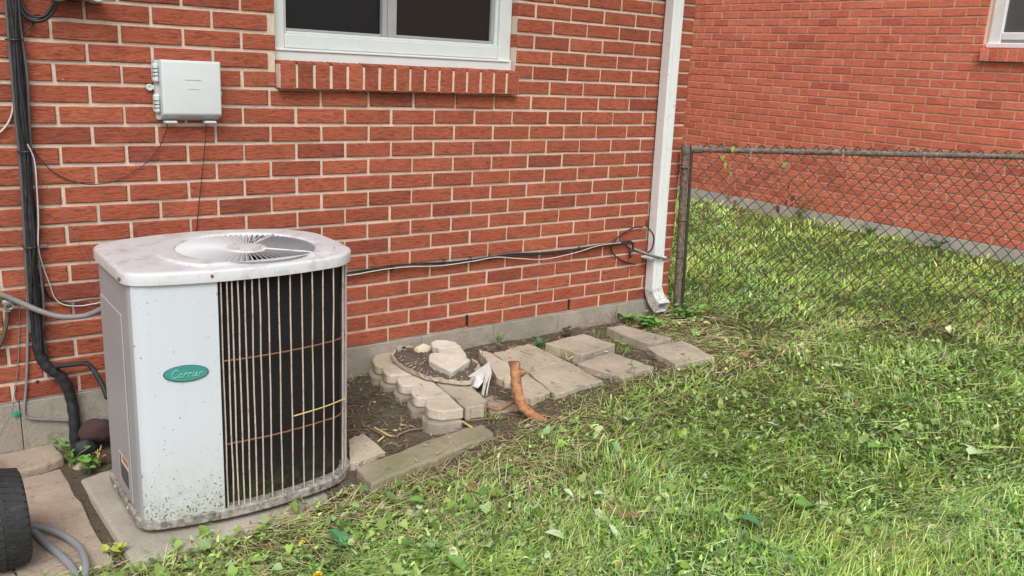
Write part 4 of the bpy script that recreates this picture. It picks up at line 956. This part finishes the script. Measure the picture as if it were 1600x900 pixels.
def blades(name, x, y, ln, wd, lean, tint, mat, flat=0.0, lift=0.0, up_bias=1.0, az=None):
    n = len(x); r = np.random.default_rng(len(name)+n); z = gz(x, y)+lift
    az = r.uniform(0, 2*math.pi, n) if az is None else az
    dx, dy = np.cos(az), np.sin(az); sx, sy = -dy, dx
    V = np.zeros((n, 7, 3))
    ts = [0, .4, .75, 1.0]; ws = [1.0, .9, .6, 0]
    k = 0
    for t, ww in zip(ts, ws):
        out = ln*lean*(t**1.6); hgt = ln*np.sqrt(np.clip(1-lean**2*.85, .02, 1))*t*(1-.35*lean*t)*up_bias
        cx, cy_, cz = x+dx*out, y+dy*out, z+hgt
        if ww > 0:
            V[:, k, 0] = cx-sx*wd*ww/2; V[:, k, 1] = cy_-sy*wd*ww/2; V[:, k, 2] = cz; k += 1
            V[:, k, 0] = cx+sx*wd*ww/2; V[:, k, 1] = cy_+sy*wd*ww/2; V[:, k, 2] = cz+wd*.2; k += 1
        else: V[:, k, 0] = cx; V[:, k, 1] = cy_; V[:, k, 2] = cz
    base = (np.arange(n)*7)[:, None]
    q = np.array([[0, 1, 3, 2], [2, 3, 5, 4]]); tri = np.array([[4, 5, 6]])
    loops = np.concatenate([(base+q.reshape(1, -1)), (base+tri.reshape(1, -1))], 1).reshape(-1)
    me = bpy.data.meshes.new(name); me.vertices.add(n*7); me.vertices.foreach_set('co', V.reshape(-1))
    me.loops.add(len(loops)); me.loops.foreach_set('vertex_index', loops.astype(np.int32))
    starts = (np.arange(n)*11)[:, None]+np.array([[0, 4, 8]]); me.polygons.add(n*3); me.polygons.foreach_set('loop_start', starts.reshape(-1).astype(np.int32))
    me.update(calc_edges=True); me.validate()
    at = me.attributes.new('tint', 'FLOAT_COLOR', 'POINT'); c = np.ones((n, 7, 4)); c[:, :, :3] = tint[:, None, :]; at.data.foreach_set('color', c.reshape(-1).astype(np.float32))
    me.materials.append(mat); return link(name, me, None, 'stuff')
def palette(n, cols, wts, seed, var=.34):
    r = np.random.default_rng(seed); c = np.array(cols)[r.choice(len(cols), n, p=np.array(wts)/sum(wts))]; return np.clip(c*r.uniform(1-var, 1+var, (n, 1))*r.uniform(.92, 1.08, (n, 3)), 0, 1)
GREENS = [(.32, .52, .11), (.22, .41, .09), (.45, .64, .16), (.60, .72, .31), (.10, .22, .05), (.38, .55, .25)]
STRAW = [(.50, .42, .22), (.40, .31, .16), (.60, .54, .32), (.28, .20, .11), (.44, .46, .20)]
def dryness(x, y):
    e = edge_dist(x, y); f, s = fence_dist(x, y)
    d = np.exp(-(e/.36)**2)*.95 + np.exp(-(((s+.16)/.16)**2))*.55*(x > 2.8)
    d = d + .5*np.exp(-(((x-2.9)/.85)**2+((y+.72)/.36)**2))
    return np.clip(d+.55*(vnoise(x*2.3, y*2.3, 9)-.55), 0, 1)
def turf():
    x, y, d = scatter(25000, seed=21); n = len(x); r = np.random.default_rng(5)
    cl = vnoise(x*3.2, y*3.2, 1); cl2 = vnoise(x*9, y*9, 2); dry = dryness(x, y)
    f, s = fence_dist(x, y); beyond = s > 0
    keep = r.random(n) > np.where(beyond, .0, dry*.80)
    x, y, d, cl, cl2, dry, beyond = [q[keep] for q in (x, y, d, cl, cl2, dry, beyond)]; n = len(x)
    ln = r.uniform(.025, .085, n)*(.55+1.0*cl)*(1-.35*dry); wd = r.uniform(.0024, .0056, n)*np.clip(d/3.0, .8, 2.2); lean = np.clip(r.normal(.74, .22, n), .15, 1.0)
    tint = palette(n, GREENS, [3, 2.4, 3, 1.6, 1.4, 1.8], 3)
    st = palette(n, STRAW, [2, 1.4, 1.2, .8, 1.4], 4); m = r.random(n) < .03+.40*dry; tint[m] = st[m]
    tint *= (.55+.75*cl2)[:, None]; tint[:, 0] *= .9+.3*cl
    tint *= 1.12; tint[beyond] *= np.array([1.26, 1.24, 1.15])
    def flow(x, y, spread, k=1.7): return 2*math.pi*1.6*vnoise(x*k, y*k, 71) + r.normal(0, spread, len(x))
    blades('lawn_grass', x, y, ln, wd, lean, tint, M['plant'], az=flow(x, y, 1.1))
    # longer uncut blades laid over in tufts
    x, y, d = scatter(6500, seed=41); f, s = fence_dist(x, y); cl = vnoise(x*4.5, y*4.5, 51); dry = dryness(x, y)
    keep = (r.random(len(x)) < cl**1.5*1.5*(1-.6*dry)) & (s < .1); x, y, d, cl = [q[keep] for q in (x, y, d, cl)]; n = len(x)
    tint = palette(n, GREENS+[(.55, .66, .38)], [3, 2, 3, 2.4, .6, 1.5, 1.5], 43)*1.08
    blades('long_grass', x, y, r.uniform(.06, .14, n), r.uniform(.0018, .0034, n)*np.clip(d/3.2, .8, 1.8), np.clip(r.normal(.88, .1, n), .5, 1.0), tint, M['plant'], az=flow(x, y, .55))
    # broad short leaf bits and cut pieces matted into the turf
    x, y, d = scatter(11000, seed=27); n = len(x); r = np.random.default_rng(15); cl = vnoise(x*2.6, y*2.6, 31); cl2 = vnoise(x*8, y*8, 32); dry = dryness(x, y); f, s = fence_dist(x, y)
    keep = r.random(n) < np.where(s > 0, .9, (.25+.9*cl)*(1-.6*dry)); x, y, d, cl2 = [q[keep] for q in (x, y, d, cl2)]; n = len(x)
    tint = palette(n, GREENS+[(.50, .60, .32)], [3, 2.6, 3, 2, 1, 2, 1.6], 17)*(.65+.6*cl2)[:, None]
    blades('leafy_clippings', x, y, r.uniform(.012, .032, n), r.uniform(.006, .013, n)*np.clip(d/3.4, .8, 1.25), np.clip(r.normal(.9, .12, n), .4, 1.0), tint, M['plant'], lift=r.uniform(.004, .04, n), up_bias=.8)
    # cut stems and long blades lying flat over the turf
    x, y, d = scatter(9500, seed=33); n = len(x); dry = dryness(x, y); r = np.random.default_rng(6)
    f, s = fence_dist(x, y); keep = (r.random(n) < .30+.9*dry) & (s < .15); x, y, d, dry = [q[keep] for q in (x, y, d, dry)]; n = len(x)
    tint = palette(n, GREENS+[(.30, .36, .17)], [1, 1, 2, 2, 1, 2, 2.4], 7); st = palette(n, STRAW, [2, 1.4, 1.6, .9, 1.6], 8); m = r.random(n) < .25+.75*dry; tint[m] = st[m]
    blades('grass_clippings', x, y, r.uniform(.04, .14, n), r.uniform(.0018, .0042, n)*np.clip(d/3.2, .8, 1.8), np.full(n, 1.0), tint, M['dry'], lift=r.uniform(.004, .035, n)*(1-.55*dry), up_bias=.5, az=flow(x, y, .9, 2.3))
    # dry bits spilling on to the soil and slabs
    E = np.array([(p[0], p[1]) for p in LAWN_EDGE]); k = r.integers(0, len(E)-1, 2600); t = r.random(2600); p = E[k]*(1-t[:, None])+E[k+1]*t[:, None]+r.normal(0, .055, (2600, 2)); x, y = p[:, 0], p[:, 1]
    ok = ~((x < .72) & (y > -.84) & (x > -.06)); x, y = x[ok], y[ok]; n = len(x)
    tint = palette(n, STRAW+GREENS[:2], [2, 2, 1.4, 2, 1.2, .8, .8], 9)
    blades('straw_litter', x, y, r.uniform(.02, .09, n), r.uniform(.0015, .0032, n), np.full(n, 1.0), tint, M['dry'], lift=r.uniform(.002, .014, n), up_bias=.3)
    # loose bits over the bed, in the gaps and on the slabs
    n = 4600; x = r.uniform(.70, 2.95, n); y = r.uniform(-.95, -.01, n); ok = inside(x, y, bare) & ~((x < .76) & (y > -.86)); x, y = x[ok], y[ok]; n = len(x)
    tint = palette(n, [(.22, .16, .10), (.34, .26, .15), (.50, .42, .24), (.10, .07, .05), (.22, .32, .08)], [3, 2.4, 1.4, 2.5, .8], 19)
    blades('bed_litter', x, y, r.uniform(.012, .06, n), r.uniform(.0016, .006, n), np.full(n, 1.0), tint, M['dry'], lift=np.where(r.random(n) < .10, r.uniform(.03, .05, n), r.uniform(.001, .006, n)), up_bias=.2)
    gp_ = [G(*q) for q in ((880, 553), (893, 560), (900, 556), (925, 552), (940, 548), (955, 541), (965, 546), (975, 552), (985, 545), (1000, 540), (1010, 542), (990, 533), (1030, 560), (905, 575), (885, 566), (860, 622), (900, 625), (935, 608), (970, 596), (838, 545), (845, 549), (935, 525), (1000, 505), (745, 650), (770, 655))]
    k = r.integers(0, len(gp_), 900); x = np.array([gp_[q][0] for q in k])+r.normal(0, .022, 900); y = np.array([gp_[q][1] for q in k])+r.normal(0, .022, 900); y = np.minimum(y, -.015); n = 900
    tint = palette(n, GREENS+STRAW[:3], [2, 2, 1, 1, 3, 1, 1.5, 1.5, 1], 23); blades('gap_grass', x, y, r.uniform(.015, .05, n), r.uniform(.002, .0045, n), np.clip(r.normal(.7, .2, n), .2, 1), tint*.8, M['plant'])
turf()
def leaf_pts(kind):
    if kind == 0: P = [(0, 0), (.22, .20), (.30, .45), (.22, .75), (0, 1.0), (-.22, .75), (-.30, .45), (-.22, .20)]      # oval
    elif kind == 1: P = [(0, .05), (.30, -.02), (.46, .22), (.40, .5), (.2, .8), (0, 1.0), (-.2, .8), (-.40, .5), (-.46, .22), (-.30, -.02)]   # heart
    else: P = [(0, 0), (.26, .04), (.48, .0), (.36, .25), (.55, .50), (.28, .55), (.24, .80), (0, 1.0), (-.24, .80), (-.28, .55), (-.55, .50), (-.36, .25), (-.48, .0), (-.26, .04)]  # lobed
    return P
def leaf_cloud(name, x, y, size, tint, mat, lift, tiltmax=.9, seed=1):
    r = np.random.default_rng(seed); Vs = []; Ls = []; st = []; Cs = []; o = 0; lo = 0; z = gz(x, y)+lift
    for i in range(len(x)):
        P = leaf_pts(int(r.integers(0, 3))); a = r.uniform(0, 6.283); s = size[i]
        t1, t2 = np.clip(r.normal(0, tiltmax*.5, 2), -.8, .8); fold = r.uniform(.1, .6); n = len(P)
        ca, sa = math.cos(a), math.sin(a)
        pts = [(u, v, abs(u)*fold-.25*(v-.5)**2) for u, v in P]+[(0, .5, -.05)]
        for u, v, h in pts:
            v -= .5; X = u*s; Y = v*s; Zz = h*s + X*math.tan(t1)*.8 + Y*math.tan(t2)*.8
            Vs.append((x[i]+X*ca-Y*sa, y[i]+X*sa+Y*ca, z[i]+max(Zz, -.02)+.006)); Cs.append((*tint[i], 1))
        for k in range(n): Ls += [o+k, o+(k+1) % n, o+n]; st.append(lo); lo += 3
        o += n+1
    me = bpy.data.meshes.new(name); me.vertices.add(o); me.vertices.foreach_set('co', np.array(Vs, np.float32).reshape(-1))
    me.loops.add(len(Ls)); me.loops.foreach_set('vertex_index', np.array(Ls, np.int32)); me.polygons.add(len(st)); me.polygons.foreach_set('loop_start', np.array(st, np.int32))
    me.update(calc_edges=True); at = me.attributes.new('tint', 'FLOAT_COLOR', 'POINT'); at.data.foreach_set('color', np.array(Cs, np.float32).reshape(-1)); me.materials.append(mat); return link(name, me, None, 'stuff')
def weeds():
    r = np.random.default_rng(44); x, y, d = scatter(1250, seed=55); n = len(x); cl = vnoise(x*2.4, y*2.4, 12); f, s = fence_dist(x, y)
    keep = r.random(n) < np.where(s > 0, .75, .35+.75*cl); x, y, s = x[keep], y[keep], s[keep]; n = len(x)
    tint = palette(n, [(.20, .40, .08), (.28, .50, .12), (.12, .27, .07), (.38, .56, .22), (.24, .44, .20)], [3, 3, 2, 2, 1.4], 13)
    leaf_cloud('lawn_weeds', x, y, r.uniform(.011, .034, n), tint*np.array([1.12, .95, .9]), M['plant'], r.uniform(.0, .045, n), 1.0, 3)
    x, y, d = scatter(110, seed=66); n = len(x); f, s = fence_dist(x, y); ok = s < 0; x, y = x[ok], y[ok]; n = len(x)
    tint = palette(n, [(.50, .60, .34), (.36, .50, .20), (.52, .52, .30), (.26, .17, .09), (.42, .34, .18)], [4, 4, 2, .4, .7], 14)
    leaf_cloud('fallen_leaves', x, y, r.uniform(.015, .042, n), tint, M['dry'], r.uniform(.004, .03, n), 1.3, 4)
weeds()
# larger single leaves lying on the lawn
def big_leaf(px, py, size, m, label, kind=1, ang=None, tilt=.25, up_=.045, cat='leaf', name='leaf', grp='large leaves lying on the lawn'):
    c = G(px, py, up_); a = random.uniform(0, 6.28) if ang is None else ang; P = leaf_pts(kind); mb = MB(); n = len(P)
    top_ = []
    for u, v in P+[(0, .5), (0, .75), (0, .25)]:
        v -= .5; h = abs(u)*.35-.3*v*v+.02*math.sin(7*u+5*v); X, Y = u*size, v*size
        top_.append((c[0]+X*math.cos(a)-Y*math.sin(a), c[1]+X*math.sin(a)+Y*math.cos(a)-0, c[2]+h*size+Y*tilt-X*tilt*.4))
    fs = [(k, (k+1) % n, n) for k in range(n)]; bot = [(p[0], p[1], p[2]-.0008) for p in top_]
    mb.add(top_[:n+1], fs); mb.add(bot[:n+1], [f[::-1] for f in fs]); mb.add(top_[:n]+bot[:n], [(k, n+k, n+(k+1) % n, (k+1) % n) for k in range(n)])
    p0 = np.array(top_[0]); mb.tube([p0, p0+np.array([-math.sin(a)*-.3*size, math.cos(a)*-.3*size, -.01])], .0012, 5)
    return solo(name, mb, m, label, cat, grp)
big_leaf(528, 838, .066, M['leaf_dark'], 'large dark green leaf on the lawn in front of the air conditioner', 2, .4, .5)
big_leaf(985, 655, .075, M['leaf_pale'], 'pale ragged leaf in the hay below the pavers', 2, 2.0, .4)
big_leaf(867, 836, .060, M['leaf_pale'], 'pale rounded leaf low on the lawn below the branch piece', 1, 1.0, .4)
big_leaf(838, 862, .055, M['leaf_pale'], 'pale upright leaf lowest on the lawn near the middle', 0, 2.6, .9)
big_leaf(887, 768, .036, M['leaf_pale'], 'small pale oval leaf left of the branch piece', 0, .2)
big_leaf(938, 771, .045, M['leaf_pale'], 'light green oval leaf just above the branch piece', 0, 1.4)
big_leaf(961, 832, .050, M['leaf_pale'], 'pale narrow leaf directly below the branch piece', 0, .1, .8)
big_leaf(1170, 812, .058, M['leaf_dark'], 'bluish green leaf with a hole on the lawn right of centre', 1, .6)
big_leaf(650, 782, .05, M['leaf_green'], 'bright green leaf beside the bare strip below the border stone', 1, 1.2)
big_leaf(1010, 690, .05, M['leaf_green'], 'mid green leaf below the ragged pale leaf', 1, 2.2)
big_leaf(1526, 707, .10, M['leaf_pale'], 'long crinkled pale dandelion leaf at the right of the lawn', 2, 1.5, .2)
big_leaf(1500, 808, .06, M['leaf_pale'], 'pale folded leaf standing in the grass at the lower right', 0, 1.1, .9)
big_leaf(1260, 788, .09, M['leaf_green'], 'bright green toothed leaf right of the lawn centre', 2, 1.6, .2)
big_leaf(1370, 698, .08, M['leaf_green'], 'green toothed leaf on the lawn below the fence', 2, 1.3, .2)
big_leaf(760, 852, .05, M['leaf_pale'], 'pale leaf half upright left of the upright pale leaf', 1, 2.9, .5)
big_leaf(715, 880, .07, M['leaf_green'], 'broad green leaf at the bottom edge of the lawn', 0, .5, .5)
big_leaf(648, 873, .045, M['leaf_yellow'], 'yellowing curled leaf near the bottom edge of the lawn', 1, 1.9, .6)
big_leaf(1208, 664, .05, M['leaf_pale'], 'pale round leaf in the grass at the centre right', 1, .9, .5)
big_leaf(1478, 521, .07, M['leaf_brown'], 'pinkish brown leaf by the bottom of the fence', 2, .4, .3)
big_leaf(1310, 573, .07, M['leaf_pale'], 'whitish ragged leaf in the hay band below the fence', 2, 1.0, .3)
big_leaf(1330, 582, .06, M['leaf_pale'], 'smaller whitish leaf right of the ragged one in the hay', 2, 2.4, .4)
big_leaf(985, 578-8, .03, M['leaf_dark'], 'small dark green leaf on the paver bordered by hay', 0, .3, 0, .06, grp=None)
big_leaf(1066, 553, .035, M['leaf_green'], 'small curled green leaf on the outermost paver', 0, 2.9, .4, .03, grp=None)
for (px, py, lb_) in ((497, 899, 'bright yellow dandelion head at the bottom edge of the lawn'), (473, 849, 'small yellow dandelion bud in the grass left of the dark leaf')):
    c = G(px, py, .05); d_ = thing('dandelion', lb_, 'flower', G(px, py), 'dandelions in the lawn'); R_ = .013 if px > 480 else .007; fl = MB()
    for k in range(22):
        a = k*2.4; r_ = R_*(.4+.6*(k % 5)/4); e = (c[0]+r_*math.cos(a), c[1]+r_*math.sin(a), c[2]+.002*(5-k % 5)); s = R_*.22
        fl.add([c, (e[0]-s*math.sin(a), e[1]+s*math.cos(a), e[2]), (e[0]+.3*s*math.cos(a), e[1]+.3*s*math.sin(a), e[2]+.001), (e[0]+s*math.sin(a), e[1]-s*math.cos(a), e[2])], [(0, 1, 2, 3)])
    part('flower_head', fl, M['yellow'], d_); g0 = G(px, py); part('stem', MB().tube([(c[0], c[1], c[2]-.052), (c[0], c[1], c[2]-.001)], .0014, 5), M['stem'], d_)
# sticks
def stick(pix, r, m, label, name='twig', up_=.015, cat='twig', grp=None):
    return solo(name, MB().tube(spline([G(x, y, up_) for x, y in pix], 4), r, 7), m, label, cat, grp, smooth_=True)
stick([(946, 790), (962, 797), (975, 806), (985, 803), (998, 806)], .010, M['twig'], 'short thick brown branch piece lying in the middle of the lawn', 'branch_piece', .03, 'branch')
stick([(1040, 632), (1055, 626), (1075, 614)], .006, M['twig'], 'brown stick in the hay right of the stump')
stick([(662, 632), (690, 645), (715, 655), (738, 668)], .004, M['straw_stick'], 'straight yellow stick slanting across the dirt bed')
stick([(566, 663), (610, 682), (640, 672), (690, 666), (740, 656), (790, 652)], .0022, M['twig'], 'long thin twig arching across the dirt bed')
stick([(585, 668), (600, 676), (612, 682)], .003, M['straw_stick'], 'short tan twig on the dirt by the triangular stone')
stick([(590, 690), (600, 682)], .003, M['straw_stick'], 'tiny pale twig on the dirt above the border stone', up_=.01)
stick([(612, 762), (630, 750)], .004, M['twig'], 'short twig on the bare strip below the border stone')
stick([(757, 634), (775, 640), (788, 636), (800, 628)], .0045, M['bark'], 'thin orange root beside the stump')
stick([(1180, 560), (1195, 580), (1210, 600)], .003, M['straw_stick'], 'straw stalk in the hay below the fence')
stick([(814, 549), (822, 552), (832, 555)], .0022, M['twig'], 'small twig lying on the cracked paver', up_=.055)
stick([(884, 552), (888, 561), (905, 553), (950, 549)], .003, M['straw_stick'], 'pale stick in the gap between the two tan pavers', up_=.03)
# pebbles and crumbs on the soil, one object
def crumbs():
    mb = MB(); r = random.Random(3)
    for _ in range(1500):
        px, py = r.uniform(545, 980), r.uniform(590, 790); c = G(px, py)
        if not bool(inside(np.array([c[0]]), np.array([c[1]]), bare)[0]) or c[1] > -.02: continue
        s = r.uniform(.002, .008); P = [(c[0]+s*r.uniform(.6, 1.2)*math.cos(a), c[1]+s*r.uniform(.6, 1.2)*math.sin(a), c[2]-.001) for a in (0, 1.3, 2.6, 3.9, 5.2)]
        t = (c[0]+r.uniform(-.3, .3)*s, c[1], c[2]+s*.7); mb.add(P+[t], [(k, (k+1) % 5, 5) for k in range(5)])
    part('soil_crumbs', mb, M['gravel'], None, 'stuff')
    mb = MB()
    for _ in range(70):
        px, py = r.uniform(545, 980), r.uniform(590, 790); c = G(px, py)
        if not bool(inside(np.array([c[0]]), np.array([c[1]]), bare)[0]): continue
        s = r.uniform(.004, .009); P = [(c[0]+s*r.uniform(.6, 1.3)*math.cos(a), c[1]+s*r.uniform(.6, 1.3)*math.sin(a), c[2]+.001) for a in (0, 1.3, 2.6, 3.9, 5.2)]
        mb.add(P+[(c[0], c[1], c[2]+s*.6)], [(k, (k+1) % 5, 5) for k in range(5)])
    part('pale_chips', mb, M['rock'], None, 'stuff')
crumbs()
# small plants
def plant(base, label, h, nst, nl, size, m, spread=.5, name='weed', cat='weed', grp=None, seed=1, mstem=None, lk=1):
    r = random.Random(seed); t = thing(name, label, cat, base, grp); sm_ = MB(); lf = MB()
    for s in range(nst):
        a = r.uniform(0, 6.28); sp2 = r.uniform(.3, 1)*spread*h; hh = h*r.uniform(.6, 1)
        P = spline([(base[0], base[1], base[2]-.01), (base[0]+sp2*.3*math.cos(a), base[1]+sp2*.3*math.sin(a), base[2]+hh*.6), (base[0]+sp2*math.cos(a), base[1]+sp2*math.sin(a), base[2]+hh)], 4)
        sm_.tube(P, .0014, 5)
        for k in range(nl):
            q = P[min(len(P)-1, int((.25+.75*r.random())*(len(P)-1)))]; b_ = r.uniform(0, 6.28); sz = size*r.uniform(.6, 1.15); ti = r.uniform(-.5, .7); pts = leaf_pts(lk); n = len(pts)
            vs = [(q[0]+(u*math.cos(b_)-v*math.sin(b_))*sz, q[1]+(u*math.sin(b_)+v*math.cos(b_))*sz, q[2]+(v*ti+abs(u)*.4)*sz) for u, v in pts+[(0, .5)]]
            lf.add(vs, [(k2, (k2+1) % n, n) for k2 in range(n)])
    part('stems', sm_, mstem or M['stem'], t); part('foliage', lf, m, t); return t
plant(Z(112, 735, -1.06), 'green weed stalks beside the paver left of the air conditioner', .13, 5, 4, .026, M['leaf_green'], .5, seed=2)
plant(Z(140, 738, -1.05), 'low clover-leaved weed in front of the maroon stone', .05, 5, 3, .034, M['leaf_green'], .9, seed=3)
plant(Z(155, 725, -1.05), 'dry reddish weed against the air conditioner corner', .06, 6, 2, .022, M['leaf_brown'], .9, seed=4, mstem=M['straw_stick'])
plant(G(185, 872), 'yellow-green weed tuft at the corner of the concrete pad', .05, 8, 2, .024, M['leaf_yellow'], .9, seed=5)
plant(W(778, 550, .02), 'spindly weed growing against the foundation above the cracked paver', .13, 4, 2, .022, M['leaf_green'], .35, seed=6, lk=0)
plant(G(845, 545), 'mossy weed tuft in the gap left of the raised paver', .05, 8, 3, .022, M['leaf_dark'], .9, seed=7)
plant(G(886, 527), 'dark red-leaved seedling against the foundation', .05, 4, 4, .026, M['dark_stone'], .5, seed=8)
plant(G(955, 512), 'dead spiky weed stalks left of the downspout', .12, 6, 0, .02, M['leaf_brown'], .6, seed=9, mstem=M['twig'])
plant(G(978, 505), 'broad-leaved weed at the foot of the downspout', .06, 7, 4, .04, M['leaf_green'], 1.2, seed=10)
plant(G(1012, 512), 'leafy weed spreading under the downspout elbow', .05, 9, 4, .045, M['leaf_green'], 1.6, seed=11)
plant(G(970, 545), 'grassy yellow-green tuft between the tan pavers', .05, 10, 1, .03, M['leaf_yellow'], .9, seed=12, lk=0)
plant(G(1075, 500), 'leafy weeds at the foot of the fence post', .09, 9, 4, .04, M['leaf_green'], 1.2, seed=13)
plant((NX-.12, 1.55, -.955), 'brown bushy weed against the foundation of the neighbouring house', .28, 14, 5, .035, M['leaf_brown'], .7, seed=14, lk=0)
plant((NX-.10, .85, -.955), 'green weed tuft at the foundation of the neighbouring house', .12, 12, 5, .035, M['leaf_green'], .9, seed=15, lk=0)
plant((NX-.10, .25, -.955), 'brownish weed tuft at the neighbouring foundation further right', .12, 12, 5, .035, M['leaf_dark'], .9, seed=16, lk=0)
plant(G(1170, 492), 'withered brown weed clump at the bottom of the fence', .06, 12, 3, .025, M['leaf_brown'], 1.2, seed=17, lk=0)
# vines on the fence
def vine(label, t0, zs, seed, m, n=9, green=None):
    r = random.Random(seed); t = thing('vine', label, 'vine', FB+fd*t0+np.array([0, -.02, -.9]), 'vines caught in the fence'); s = MB(); lf = MB()
    P = []
    for k in range(8): q = FB+fd*(t0+r.uniform(-.05, .05))+np.array([0, -.02, zs[0]+(zs[1]-zs[0])*k/7]); P.append(q)
    P = spline(P, 4); s.tube(P, .0016, 5)
    for k in range(n):
        q = P[r.randrange(len(P))]; b_ = r.uniform(0, 6.28); sz = r.uniform(.018, .036); pts = leaf_pts(1); nn = len(pts)
        lf.add([(q[0]+u*math.cos(b_)*sz, q[1]-.01+u*math.sin(b_)*sz*.5, q[2]+(v-.5)*sz*(-1)) for u, v in pts+[(0, .5)]], [(k2, (k2+1) % nn, nn) for k2 in range(nn)])
    part('stem', s, M['twig'], t); part('foliage', lf, m, t)
vine('yellow-green vine over the top rail near the fence post', .17, (.02, -.12), 1, M['leaf_yellow'], 7)
vine('withered vine stems climbing the mesh near the fence post', .24, (-.05, -.5), 2, M['leaf_brown'], 8)
vine('dark shrivelled leaves hanging in the mesh below the rail', .52, (-.12, -.35), 3, M['dark_stone'], 7)
vine('dry vine hanging low in the left part of the mesh', .12, (-.3, -.85), 4, M['leaf_brown'], 5)
vine('thin vine with one green leaf in the upper mesh', .45, (-.06, -.16), 5, M['leaf_green'], 2)
